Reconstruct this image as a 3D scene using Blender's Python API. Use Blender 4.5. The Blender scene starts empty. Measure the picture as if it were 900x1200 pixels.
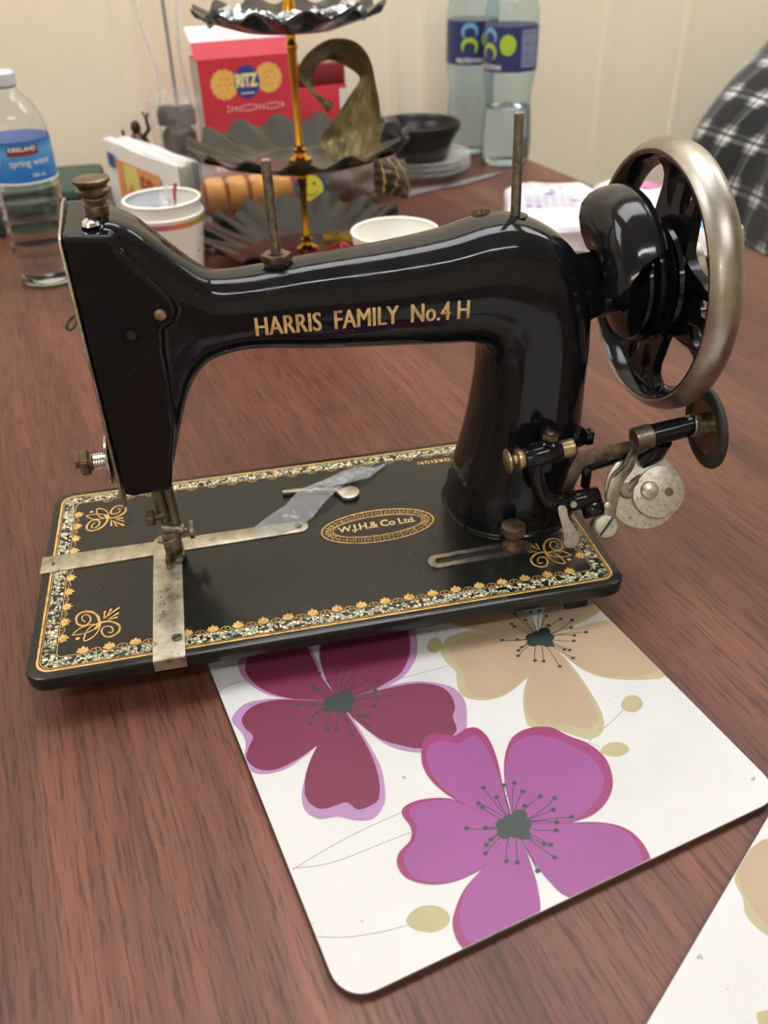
import bpy, bmesh, math, random, json
from math import sin, cos, pi, radians, sqrt, atan2
from mathutils import Vector, Matrix, noise
from mathutils.geometry import tessellate_polygon
from mathutils.bvhtree import BVHTree

# ------------------------------------------------------------------ camera, world, lights, exposure
SC = bpy.context.scene
COL = SC.collection
cam_d = bpy.data.cameras.new('camera'); cam = bpy.data.objects.new('camera', cam_d); COL.objects.link(cam)
F, TH, RO, YA = 1010.016, 0.61400337, -0.03216876, -0.19465334
def cam_rot():
    cy, sy = cos(YA), sin(YA); A = Matrix(((cy, sy, 0), (-sy, cy, 0), (0, 0, 1)))
    c, s = cos(TH), sin(TH); B = Matrix(((1, 0, 0), (0, -s, -c), (0, c, -s)))
    c, s = cos(RO), sin(RO); D = Matrix(((c, -s, 0), (s, c, 0), (0, 0, 1)))
    return D @ B @ A
_R = cam_rot()
CW = Matrix((_R[0], -_R[1], -_R[2])).transposed().to_4x4()
CW.translation = (.115, -.3197, .3254)
cam.matrix_world = CW
cam_d.sensor_fit = 'VERTICAL'; cam_d.sensor_height = 24; cam_d.sensor_width = 18; cam_d.lens = F / 1200 * 24
cam_d.clip_start = .01
cam_d.dof.use_dof = True; cam_d.dof.focus_distance = .43; cam_d.dof.aperture_fstop = 7.0
SC.camera = cam
W = bpy.data.worlds.new('room_dark'); SC.world = W; W.use_nodes = True
W.node_tree.nodes['Background'].inputs[0].default_value = (.9, .85, .78, 1)
W.node_tree.nodes['Background'].inputs[1].default_value = .05
SC.view_settings.view_transform = 'Standard'; SC.view_settings.look = 'None'
SC.view_settings.exposure = -0.10; SC.view_settings.gamma = 1; SC.view_settings.use_curve_mapping = False
CEIL_Z = 1.78
PANELS = [(.50, -1.17, 1.15, .15, 31), (.45, .55, 1.15, .55, 10.5), (-1.15, .30, 1.15, .55, 9.5), (1.95, .75, 1.15, .55, 9.5), (-1.5, -2.9, 1.15, .15, 38)]  # outer two back-row panels are added to strengthen the light from the back

# ------------------------------------------------------------------ materials
MATS = {}
def srgb(h):
    if isinstance(h, str):
        h = h.lstrip('#'); h = [int(h[i:i+2], 16) / 255 for i in (0, 2, 4)]
    return tuple(c / 12.92 if c <= .04045 else ((c + .055) / 1.055) ** 2.4 for c in h)
def mat(name, col=(.5, .5, .5), rough=.5, metal=0, **kw):
    if name in MATS: return MATS[name]
    m = bpy.data.materials.new(name); m.use_nodes = True; MATS[name] = m
    nt = m.node_tree; b = nt.nodes['Principled BSDF']
    c = srgb(col) if isinstance(col, str) else col
    b.inputs['Base Color'].default_value = (*c, 1); b.inputs['Roughness'].default_value = rough
    b.inputs['Metallic'].default_value = metal
    for k, v in kw.items():
        b.inputs[{'coat': 'Coat Weight', 'trans': 'Transmission Weight', 'ior': 'IOR', 'alpha': 'Alpha', 'spec': 'Specular IOR Level', 'sheen': 'Sheen Weight', 'sss': 'Subsurface Weight', 'coatr': 'Coat Roughness'}[k]].default_value = v
    return m
def N(m, t, **kw):
    n = m.node_tree.nodes.new(t)
    for k, v in kw.items():
        if k.startswith('i_'): n.inputs[k[2:].replace('_', ' ')].default_value = v
        else: setattr(n, k, v)
    return n
def L(m, a, b): m.node_tree.links.new(a, b)
def ramp(m, fac, stops, interp='LINEAR'):
    r = N(m, 'ShaderNodeValToRGB'); r.color_ramp.interpolation = interp
    e = r.color_ramp.elements
    while len(e) < len(stops): e.new(.5)
    for i, (p, c) in enumerate(stops):
        e[i].position = p; c = srgb(c) if isinstance(c, str) else c
        e[i].color = (*c, 1) if len(c) == 3 else c
    L(m, fac, r.inputs[0]); return r
def coords(m, scale=(1, 1, 1), rot=(0, 0, 0), loc=(0, 0, 0), kind='Object'):
    tc = N(m, 'ShaderNodeTexCoord'); mp = N(m, 'ShaderNodeMapping')
    mp.inputs['Scale'].default_value = scale; mp.inputs['Rotation'].default_value = rot; mp.inputs['Location'].default_value = loc
    L(m, tc.outputs[kind], mp.inputs[0]); return mp.outputs[0]
def noise_tex(m, vec, scale, detail=4, rough=.5):
    n = N(m, 'ShaderNodeTexNoise'); n.inputs['Scale'].default_value = scale; n.inputs['Detail'].default_value = detail; n.inputs['Roughness'].default_value = rough
    L(m, vec, n.inputs['Vector']); return n.outputs[0]
def bump(m, h, strength=.2, dist=.001):
    b = N(m, 'ShaderNodeBump'); b.inputs['Strength'].default_value = strength; b.inputs['Distance'].default_value = dist
    L(m, h, b.inputs['Height']); L(m, b.outputs[0], m.node_tree.nodes['Principled BSDF'].inputs['Normal'])
def P_(m, k): return m.node_tree.nodes['Principled BSDF'].inputs[k]
def mottled(name, stops, rough, metal=0, scale=200, rr=None, bmp=0, **kw):
    if name in MATS: return MATS[name]
    m = mat(name, (.5, .5, .5), rough, metal, **kw)
    v = coords(m); n = noise_tex(m, v, scale, 6, .65)
    L(m, ramp(m, n, stops).outputs[0], P_(m, 'Base Color'))
    if rr:
        n2 = noise_tex(m, v, scale * .4, 4, .6)
        L(m, ramp(m, n2, [(.35, (rr[0],) * 3), (.65, (rr[1],) * 3)]).outputs[0], P_(m, 'Roughness'))
    if bmp: bump(m, n, bmp, .0005)
    return m
# black japanned enamel with fine dust
ENAMEL = mat('black_enamel', (.006, .006, .008), .11, 0, spec=.30)
def _en():
    m = ENAMEL; v = coords(m)
    s = noise_tex(m, v, 800, 2, .6)
    dust = ramp(m, s, [(.68, (0, 0, 0)), (.74, (1, 1, 1))])
    big = noise_tex(m, v, 28, 3, .5); bigr = ramp(m, big, [(.45, (0, 0, 0)), (.62, (1, 1, 1))])
    mul = N(m, 'ShaderNodeMath', operation='MULTIPLY'); L(m, dust.outputs[0], mul.inputs[0]); L(m, bigr.outputs[0], mul.inputs[1])
    mx = N(m, 'ShaderNodeMix', data_type='RGBA'); L(m, mul.outputs[0], mx.inputs[0])
    mx.inputs[6].default_value = (.006, .006, .008, 1); mx.inputs[7].default_value = (.11, .105, .09, 1)
    L(m, mx.outputs[2], P_(m, 'Base Color'))
    r = ramp(m, noise_tex(m, v, 60, 4, .6), [(.4, (.09,) * 3), (.7, (.17,) * 3)]); L(m, r.outputs[0], P_(m, 'Roughness'))
_en()
BEDMAT = mat('black_bed_enamel', (.008, .008, .008), .2, spec=.36)
def _bed():
    m = BEDMAT; v = coords(m)
    s = noise_tex(m, v, 900, 3, .6); dust = ramp(m, s, [(.62, (0, 0, 0)), (.72, (1, 1, 1))])
    big = noise_tex(m, v, 16, 4, .6); bigr = ramp(m, big, [(.5, (0, 0, 0)), (.68, (.8, .8, .8))])
    mul = N(m, 'ShaderNodeMath', operation='MULTIPLY'); L(m, dust.outputs[0], mul.inputs[0]); L(m, bigr.outputs[0], mul.inputs[1])
    mx = N(m, 'ShaderNodeMix', data_type='RGBA'); L(m, mul.outputs[0], mx.inputs[0])
    mx.inputs[6].default_value = (.012, .012, .010, 1); mx.inputs[7].default_value = (.20, .18, .10, 1)
    L(m, mx.outputs[2], P_(m, 'Base Color'))
    r = ramp(m, noise_tex(m, v, 30, 4, .6), [(.35, (.16,) * 3), (.7, (.30,) * 3)]); L(m, r.outputs[0], P_(m, 'Roughness'))
_bed()
GOLD = mottled('gold_transfer', [(.3, '#8a6a35'), (.5, '#d8ad66'), (.75, '#ecca88')], .38, .35, 220)
GOLDL = mottled('gold_lettering', [(.3, '#a08050'), (.5, '#d9b87c'), (.75, '#f0d8a4')], .4, .3, 260)
NICKEL = mottled('worn_nickel', [(.3, '#857e70'), (.5, '#aca596'), (.75, '#c9c4b8')], .3, 1, 90, (.22, .42))
PLATE = mottled('worn_plate_steel', [(.28, '#5e564a'), (.42, '#a79f8c'), (.7, '#c9c3b2')], .38, .85, 130, (.25, .5))
RIMN = mottled('handwheel_nickel', [(.3, '#857d72'), (.5, '#a09a90'), (.75, '#bab5ad')], .34, 1, 30, (.27, .42))
STEEL = mottled('dull_steel', [(.3, '#5c564d'), (.5, '#857e73'), (.75, '#a39c90')], .36, .9, 300, (.3, .45), .15)
TARN = mottled('tarnished_steel', [(.3, '#3a3128'), (.5, '#6a5b49'), (.75, '#8d7e69')], .4, .9, 160, (.3, .55), .2)
RUST = mottled('rusty_brass', [(.3, '#382c22'), (.5, '#66533f'), (.75, '#8c765b')], .5, .7, 260, (.4, .6), .3)
BRASS = mottled('aged_brass', [(.3, '#6f5c42'), (.5, '#a08b6a'), (.75, '#c4b496')], .38, .9, 120)
CHROME = mat('bright_chrome', (.75, .74, .72), .14, 1)
BROWNP = mottled('browned_steel', [(.3, '#4a4038'), (.5, '#7d7163'), (.75, '#9c907f')], .35, .85, 120, (.28, .5))
DISCM = mottled('pitted_nickel', [(.27, '#4a4338'), (.38, '#a39c8c'), (.7, '#c4bfb0')], .42, .6, 420, (.35, .55), .15)
RUBBER = mat('black_rubber', (.018, .017, .016), .6)
BLKM = mat('black_matt', (.01, .01, .01), .5)
GOLDP = mat('polished_gold', '#d8a038', .16, 1)
TRAYB = mat('black_plastic_gloss', (.012, .012, .013), .16)

# ------------------------------------------------------------------ mesh builder
class MB:
    def __init__(s): s.v = []; s.f = []; s.mi = []; s.cur = 0
    def add(s, vs, fs, M=None):
        o = len(s.v)
        s.v += [tuple(M @ Vector(p)) for p in vs] if M is not None else [tuple(p) for p in vs]
        s.f += [tuple(i + o for i in f) for f in fs]; s.mi += [s.cur] * len(fs)
        return s
    def box(s, a, b, M=None, bev=0):
        x0, y0, z0 = a; x1, y1, z1 = b
        if bev <= 0:
            return s.add([(x0,y0,z0),(x1,y0,z0),(x1,y1,z0),(x0,y1,z0),(x0,y0,z1),(x1,y0,z1),(x1,y1,z1),(x0,y1,z1)],
                         [(0,3,2,1),(4,5,6,7),(0,1,5,4),(1,2,6,5),(2,3,7,6),(3,0,4,7)], M)
        o = [(x0,y0),(x1,y0),(x1,y1),(x0,y1)]
        return s.prism(rrect(x0, y0, x1, y1, bev, 3), z0, z1, min(bev * .6, (z1 - z0) * .4), M)
    def prism(s, out, z0, z1, bev=0, M=None):
        # out: ccw outline; optional chamfer top and bottom
        n = len(out)
        def inset(d):
            r = []
            for i in range(n):
                p = Vector(out[i]); a = Vector(out[i-1]); b = Vector(out[(i+1) % n])
                e1 = (p - a); e2 = (b - p)
                if e1.length < 1e-9: e1 = e2
                if e2.length < 1e-9: e2 = e1
                n1 = Vector((-e1.y, e1.x)).normalized(); n2 = Vector((-e2.y, e2.x)).normalized()
                k = n1 + n2; k = k / max(k.dot(k) / 2, .5) if k.length > 1e-6 else n1
                r.append(p + k * d)
            return r
        rings = []
        if bev > 0:
            i1 = inset(bev); i2 = inset(bev * .3)
            rings = [(i1, z0), (i2, z0 + bev * .3), (out, z0 + bev), (out, z1 - bev), (i2, z1 - bev * .3), (i1, z1)]
        else: rings = [(out, z0), (out, z1)]
        vs = []; fs = []
        for r, z in rings: vs += [(p[0], p[1], z) for p in r]
        for k in range(len(rings) - 1):
            for i in range(n):
                j = (i + 1) % n; fs.append((k*n+i, k*n+j, (k+1)*n+j, (k+1)*n+i))
        top = (len(rings) - 1) * n
        tri = tessellate_polygon([[Vector((p[0], p[1], 0)) for p in rings[-1][0]]])
        for t in tri:
            a, b, c = t
            pa, pb, pc = [Vector(rings[-1][0][q]) for q in t]
            cr = (pb - pa).x * (pc - pa).y - (pb - pa).y * (pc - pa).x
            if cr < 0: a, b, c = a, c, b
            fs.append((top + a, top + b, top + c)); fs.append((a, c, b))
        return s.add(vs, fs, M)
    def lathe(s, prof, M=None, seg=32, a0=0, a1=2*pi, closed=False):
        # prof: (r, z) list; axis Z
        full = abs(a1 - a0 - 2 * pi) < 1e-6
        n = seg if full else seg + 1; vs = []; fs = []
        for r, z in prof:
            for i in range(n):
                a = a0 + (a1 - a0) * i / seg; vs.append((r * cos(a), r * sin(a), z))
        K = len(prof)
        for k in range(K if closed else K - 1):
            k2 = (k + 1) % K
            for i in range(seg if full else seg):
                j = (i + 1) % n if full else i + 1
                fs.append((k*n+i, k*n+j, k2*n+j, k2*n+i))
        if not closed and full:
            if prof[0][0] > 1e-6: fs.append(tuple(reversed(range(n))))
            if prof[-1][0] > 1e-6: fs.append(tuple(range((K-1)*n, K*n)))
        if closed and not full:
            fs.append(tuple(k*n for k in range(K))); fs.append(tuple(k*n+n-1 for k in reversed(range(K))))
        return s.add(vs, fs, M)
    def cyl(s, p0, p1, r0, r1=None, seg=20, bev=0):
        r1 = r0 if r1 is None else r1
        p0 = Vector(p0); p1 = Vector(p1); h = (p1 - p0).length
        M = frame(p0, p1 - p0)
        if bev: pr = [(0, 0), (r0 - bev, 0), (r0, bev), (r1, h - bev), (r1 - bev, h), (0, h)]
        else: pr = [(0, 0), (r0, 0), (r1, h), (0, h)]
        return s.lathe(pr, M, seg)
    def tube(s, pts, rad, seg=10, M=None, caps=True, flat=None):
        pts = [Vector(p) for p in pts]; n = len(pts)
        if not hasattr(rad, '__len__'): rad = [rad] * n
        vs = []; fs = []; up = None
        for i, p in enumerate(pts):
            t = (pts[min(i+1, n-1)] - pts[max(i-1, 0)]).normalized()
            if up is None:
                up = Vector((0, 0, 1)) if abs(t.z) < .9 else Vector((1, 0, 0))
            a = (up - t * up.dot(t)).normalized(); b = t.cross(a); up = a
            for k in range(seg):
                q = 2 * pi * k / seg
                fa, fb = (1, 1) if flat is None else flat
                vs.append(p + a * cos(q) * rad[i] * fa + b * sin(q) * rad[i] * fb)
        for i in range(n - 1):
            for k in range(seg):
                k2 = (k + 1) % seg; fs.append((i*seg+k, i*seg+k2, (i+1)*seg+k2, (i+1)*seg+k))
        if caps: fs.append(tuple(reversed(range(seg)))); fs.append(tuple(range((n-1)*seg, n*seg)))
        return s.add(vs, fs, M)
    def ribbon(s, pts, w, z=0, M=None):
        n = len(pts); vs = []; fs = []
        if not hasattr(w, '__len__'): w = [w] * n
        for i in range(n):
            a = Vector(pts[max(i-1, 0)][:2]); b = Vector(pts[min(i+1, n-1)][:2]); t = (b - a)
            t = t.normalized() if t.length > 1e-9 else Vector((1, 0)); nn = Vector((-t.y, t.x)) * w[i] / 2
            p = Vector(pts[i][:2]); vs += [(*(p + nn), z), (*(p - nn), z)]
        for i in range(n - 1): fs.append((2*i, 2*i+1, 2*i+3, 2*i+2))
        return s.add(vs, fs, M)
    def poly(s, pts, z=0, M=None):
        t = tessellate_polygon([[Vector((p[0], p[1], 0)) for p in pts]]); fs = []
        for a, b, c in t:
            pa, pb, pc = pts[a], pts[b], pts[c]
            cr = (pb[0]-pa[0])*(pc[1]-pa[1]) - (pb[1]-pa[1])*(pc[0]-pa[0])
            fs.append((a, b, c) if cr > 0 else (a, c, b))
        return s.add([(p[0], p[1], z) for p in pts], fs, M)
    def grid(s, fn, nu, nv, M=None, wrapu=False, flip=False):
        vs = [fn(i / (nu if wrapu else nu), j / nv) for j in range(nv + 1) for i in range(nu if wrapu else nu + 1)]
        w = nu if wrapu else nu + 1; fs = []
        for j in range(nv):
            for i in range(nu):
                i2 = (i + 1) % w; f = (j*w+i, j*w+i2, (j+1)*w+i2, (j+1)*w+i)
                fs.append(tuple(reversed(f)) if flip else f)
        return s.add(vs, fs, M)
    def build(s, name, mats, parent=None, smooth=38):
        me = bpy.data.meshes.new(name); me.from_pydata(s.v, [], s.f)
        if not isinstance(mats, (list, tuple)): mats = [mats]
        for m in mats: me.materials.append(m)
        if len(mats) > 1: me.polygons.foreach_set('material_index', s.mi)
        me.validate(); bm = bmesh.new(); bm.from_mesh(me); bmesh.ops.remove_doubles(bm, verts=bm.verts, dist=1e-6)
        bmesh.ops.recalc_face_normals(bm, faces=bm.faces) if s.__dict__.get('recalc', True) else None
        bm.to_mesh(me); bm.free()
        if smooth: me.shade_smooth(); me.set_sharp_from_angle(angle=radians(smooth))
        o = bpy.data.objects.new(name, me); COL.objects.link(o)
        if parent is not None: put(o, parent)
        return o
def put(o, parent):          # parent while keeping world coordinates
    o.parent = parent; o.matrix_parent_inverse = mw(parent).inverted()
def mw(o):
    M = o.matrix_basis.copy()
    if o.parent: M = mw(o.parent) @ o.matrix_parent_inverse @ M
    return M
def rehome(o, M):            # geometry was written in world space: move origin to M
    o.data.transform(M.inverted()); o.matrix_basis = M
def frame(o, z, x=None):
    z = Vector(z).normalized(); x = Vector(x) if x is not None else (Vector((1, 0, 0)) if abs(z.x) < .9 else Vector((0, 1, 0)))
    x = (x - z * x.dot(z)).normalized(); y = z.cross(x)
    M = Matrix((x, y, z)).transposed().to_4x4(); M.translation = Vector(o); return M
def T(x, y, z, rz=0, s=1): return Matrix.Translation((x, y, z)) @ Matrix.Rotation(rz, 4, 'Z') @ Matrix.Scale(s, 4)
def rrect(x0, y0, x1, y1, r, k=5):
    o = []
    for cx, cy, a in ((x1-r, y0+r, -pi/2), (x1-r, y1-r, 0), (x0+r, y1-r, pi/2), (x0+r, y0+r, pi)):
        for i in range(k + 1):
            q = a + pi/2*i/k; o.append((cx + r*cos(q), cy + r*sin(q)))
    return o
def ell(cx, cy, rx, ry, n=32, a0=0, a1=2*pi): return [(cx + rx*cos(a0+(a1-a0)*i/n), cy + ry*sin(a0+(a1-a0)*i/n)) for i in range(n if a1-a0 > 6.28 else n+1)]
def smooth_pts(pts, k=5, closed=True):
    n = len(pts); P = [Vector(p) for p in pts]; out = []
    for i in range(n if closed else n - 1):
        if closed: a, b, c, d = P[i-1], P[i], P[(i+1) % n], P[(i+2) % n]
        else: a, b, c, d = P[max(i-1, 0)], P[i], P[i+1], P[min(i+2, n-1)]
        for q in range(k):
            t = q / k
            out.append(.5*((2*b)+(-a+c)*t+(2*a-5*b+4*c-d)*t*t+(-a+3*b-3*c+d)*t*t*t))
    if not closed: out.append(P[-1])
    return [tuple(p) for p in out]
def clip(poly, x0, y0, x1, y1):
    def go(p, f, g):
        r = []
        for i in range(len(p)):
            a, b = p[i-1], p[i]; fa, fb = f(a), f(b)
            if fa != fb: r.append(g(a, b))
            if fb: r.append(b)
        return r
    def ix(X): return lambda a, b: (X, a[1] + (b[1]-a[1])*(X-a[0])/(b[0]-a[0]))
    def iy(Y): return lambda a, b: (a[0] + (b[0]-a[0])*(Y-a[1])/(b[1]-a[1]), Y)
    poly = go(poly, lambda p: p[0] >= x0, ix(x0)); poly = go(poly, lambda p: p[0] <= x1, ix(x1)) if poly else poly
    poly = go(poly, lambda p: p[1] >= y0, iy(y0)) if poly else poly; poly = go(poly, lambda p: p[1] <= y1, iy(y1)) if poly else poly
    return poly
def densify(vs, fs, maxlen):
    bm = bmesh.new(); V_ = [bm.verts.new(v) for v in vs]
    for f in fs:
        try: bm.faces.new([V_[i] for i in f])
        except ValueError: pass
    for _ in range(4):
        bmesh.ops.triangulate(bm, faces=bm.faces)
        e = [e for e in bm.edges if e.calc_length() > maxlen]
        if not e: break
        bmesh.ops.subdivide_edges(bm, edges=e, cuts=1)
    bmesh.ops.triangulate(bm, faces=bm.faces); bm.verts.index_update()
    r = [tuple(v.co) for v in bm.verts], [tuple(v.index for v in f.verts) for f in bm.faces]; bm.free(); return r
def text_geo(txt, size=1, bold=0, spacing=1, align='LEFT', sx=1, shear=0):
    cu = bpy.data.curves.new('lettering', 'FONT'); cu.body = txt; cu.size = size; cu.offset = bold; cu.align_x = align
    cu.space_character = spacing; cu.shear = shear; cu.resolution_u = 3
    o = bpy.data.objects.new('lettering', cu); COL.objects.link(o)
    dg = bpy.context.evaluated_depsgraph_get(); me = bpy.data.meshes.new_from_object(o.evaluated_get(dg))
    vs = [(v.co.x * sx, v.co.y, 0) for v in me.vertices]; fs = [tuple(p.vertices) for p in me.polygons]
    bpy.data.objects.remove(o); bpy.data.curves.remove(cu); bpy.data.meshes.remove(me)
    return vs, fs
def evaluated(o, name, mats, parent):
    dg = bpy.context.evaluated_depsgraph_get(); me = bpy.data.meshes.new_from_object(o.evaluated_get(dg)); me.name = name
    bpy.data.objects.remove(o); me.materials.clear()
    for m in mats: me.materials.append(m)
    n = bpy.data.objects.new(name, me); COL.objects.link(n); me.shade_smooth()
    if parent: put(n, parent)
    return n
def thing(name, label, cat, loc=(0, 0, 0), rz=0, group=None):
    o = bpy.data.objects.new(name, None); COL.objects.link(o); o.empty_display_size = .02
    o.location = loc; o.rotation_euler = (0, 0, rz); tag(o, label, cat, group); return o
def tag(o, label, cat, group=None):
    o['label'] = label; o['category'] = cat
    if group: o['group'] = group
    return o
def struct(o): o['kind'] = 'structure'; return o
# ------------------------------------------------------------------ room
ANG = radians(11); U = Vector((cos(ANG), sin(ANG), 0)); V = Vector((-sin(ANG), cos(ANG), 0))
RM = Matrix.Rotation(ANG, 4, 'Z')
WALLM = mottled('cream_wall_paint', [(.35, '#f3e6cb'), (.65, '#f8edd5')], .45, 0, 3)
def _w():
    m = WALLM; bump(m, noise_tex(m, coords(m), 60, 3), .06, .001)
_w()
CEILM = mat('ceiling_white', (.86, .85, .83), .9)
FLOORM = mottled('grey_carpet', [(.3, (.18, .17, .165)), (.7, (.27, .26, .25))], .9, 0, 300)
WV = 1.035; X0, X1, Y0 = -2.6, 3.4, -3.4; FZ = -.74
b = MB(); b.box((X0, Y0, FZ - .05), (X1, WV, FZ), RM); struct(b.build('floor', FLOORM, smooth=0))
b = MB(); b.box((X0, Y0, CEIL_Z), (X1, WV + .1, CEIL_Z + .05), RM); struct(b.build('ceiling', CEILM, smooth=0))
# back wall: sheet panels with shallow folded ribs
def wall_profile():
    pts = [(X0, 0)]
    for u, w, d in ((-1.2, .03, .006), (-.86, .03, .006), (-.552, .034, .008), (-.514, .02, .004), (-.153, .030, .006), (-.100, .02, .005), (-.040, .02, .005), (.244, .026, .010), (.262, .014, .004), (.41, .022, .007), (.75, .03, .008), (1.2, .03, .008), (1.7, .03, .008)):
        u += .8; d *= .6; pts += [(u - w/2, 0), (u - w/4, -d), (u + w/4, -d), (u + w/2, 0)]
    pts.append((X1, 0)); return pts
wp = wall_profile(); b = MB(); n = len(wp)
vs = [(x, WV + y, z) for z in (FZ, CEIL_Z) for x, y in wp] + [(x, WV + .08, z) for z in (FZ, CEIL_Z) for x in (X0, X1)]
fs = [(i, i+1, n+i+1, n+i) for i in range(n-1)] + [(2*n+1, 2*n, 2*n+2, 2*n+3)]
b.add(vs, fs, RM); struct(b.build('wall_back', WALLM, smooth=20))
for nm, a, c in (('wall_left', (X0 - .08, Y0, FZ), (X0, WV + .08, CEIL_Z)), ('wall_right', (X1, Y0, FZ), (X1 + .08, WV + .08, CEIL_Z)), ('wall_front', (X0 - .08, Y0 - .08, FZ), (X1 + .08, Y0, CEIL_Z))):
    b = MB(); b.box(a, c, RM); struct(b.build(nm, WALLM, smooth=0))
def lamp(power):
    m = mat('lit_diffuser_%g' % power, (.8, .8, .8), .5); q = m.node_tree.nodes['Principled BSDF']
    q.inputs['Emission Color'].default_value = (.98, .985, 1.0, 1); q.inputs['Emission Strength'].default_value = power; return m
LFR = mat('white_metal_frame', (.8, .8, .8), .4)
wh = ['', 'above the far half of the table', 'added at the left for more light from the back', 'added at the right for more light from the back', 'at the far left behind the viewer']
wh[0] = 'above the near half of the table'
for i, (x, y, lx, ly, pw) in enumerate(PANELS):
    t = thing('ceiling_light', ('slim long ceiling light ' if ly < .3 else 'wide white ceiling light panel ') + wh[i], 'ceiling light', (x, y, CEIL_Z), ANG, 'ceiling lights')
    M = T(x, y, CEIL_Z - .045, ANG)
    b = MB(); b.box((-lx/2 - .03, -ly/2 - .03, .012), (lx/2 + .03, ly/2 + .03, .045), M, .004); b.build('housing', LFR, t)
    b = MB(); b.box((-lx/2, -ly/2, 0), (lx/2, ly/2, .012), M, .003); b.build('diffuser', lamp(pw), t)

# ------------------------------------------------------------------ table
WOOD = mat('walnut_laminate', (.2, .1, .07), .42, spec=.32)
def _wood():
    m = WOOD
    v = coords(m)
    a = noise_tex(m, coords(m, (1, .035, 1)), 130, 6, .65)       # long fine grain
    c = noise_tex(m, coords(m, (1, .10, 1)), 16, 4, .55)      # broad figure
    f = noise_tex(m, coords(m, (1, .055, 1)), 480, 4, .75)     # pores
    base = ramp(m, c, [(.3, '#533227'), (.5, '#684134'), (.7, '#7b5142')])
    g = ramp(m, a, [(.34, (.74, .73, .73)), (.62, (1.10, 1.08, 1.07))])
    pr = ramp(m, f, [(.40, (.55, .52, .51)), (.50, (1.03, 1.02, 1.01))])
    m1 = N(m, 'ShaderNodeMix', data_type='RGBA', blend_type='MULTIPLY'); m1.inputs[0].default_value = 1
    L(m, base.outputs[0], m1.inputs[6]); L(m, g.outputs[0], m1.inputs[7])
    m2 = N(m, 'ShaderNodeMix', data_type='RGBA', blend_type='MULTIPLY'); m2.inputs[0].default_value = 1
    L(m, m1.outputs[2], m2.inputs[6]); L(m, pr.outputs[0], m2.inputs[7])
    # veneer leaves: tone steps across u
    sx = N(m, 'ShaderNodeSeparateXYZ'); L(m, v, sx.inputs[0])
    mm = N(m, 'ShaderNodeMath', operation='MULTIPLY'); mm.inputs[1].default_value = 8.5; L(m, sx.outputs[0], mm.inputs[0])
    fl = N(m, 'ShaderNodeMath', operation='FLOOR'); L(m, mm.outputs[0], fl.inputs[0])
    wn = N(m, 'ShaderNodeTexWhiteNoise', noise_dimensions='1D'); L(m, fl.outputs[0], wn.inputs['W'])
    tone = ramp(m, wn.outputs[0], [(0, (.86, .86, .88)), (1, (1.1, 1.08, 1.06))])
    m3 = N(m, 'ShaderNodeMix', data_type='RGBA', blend_type='MULTIPLY'); m3.inputs[0].default_value = 1
    L(m, m2.outputs[2], m3.inputs[6]); L(m, tone.outputs[0], m3.inputs[7])
    L(m, m3.outputs[2], P_(m, 'Base Color')); bump(m, f, .25, .0003)
_wood()
t = thing('conference_table', 'large walnut laminate table that everything stands on', 'table', tuple(RM @ Vector((.1, .1, FZ))), ANG)
b = MB(); b.box((-.75, -.72, -.028), (.797, 1.02, 0), None, .003); o = b.build('tabletop', WOOD); o.matrix_basis = RM; M_ = o.matrix_basis.copy(); o.parent = t; o.matrix_parent_inverse = mw(t).inverted()
for x in (-.68, .73):
    for y in (-.64, .94):
        b = MB(); b.box((x-.03, y-.03, FZ), (x+.03, y+.03, -.028), RM, .004); b.build('leg', LFR, t)
for y in (-.6, .87): b = MB(); b.box((-.66, y, -.09), (.71, y + .03, -.028), RM); b.build('apron', LFR, t)

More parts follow.
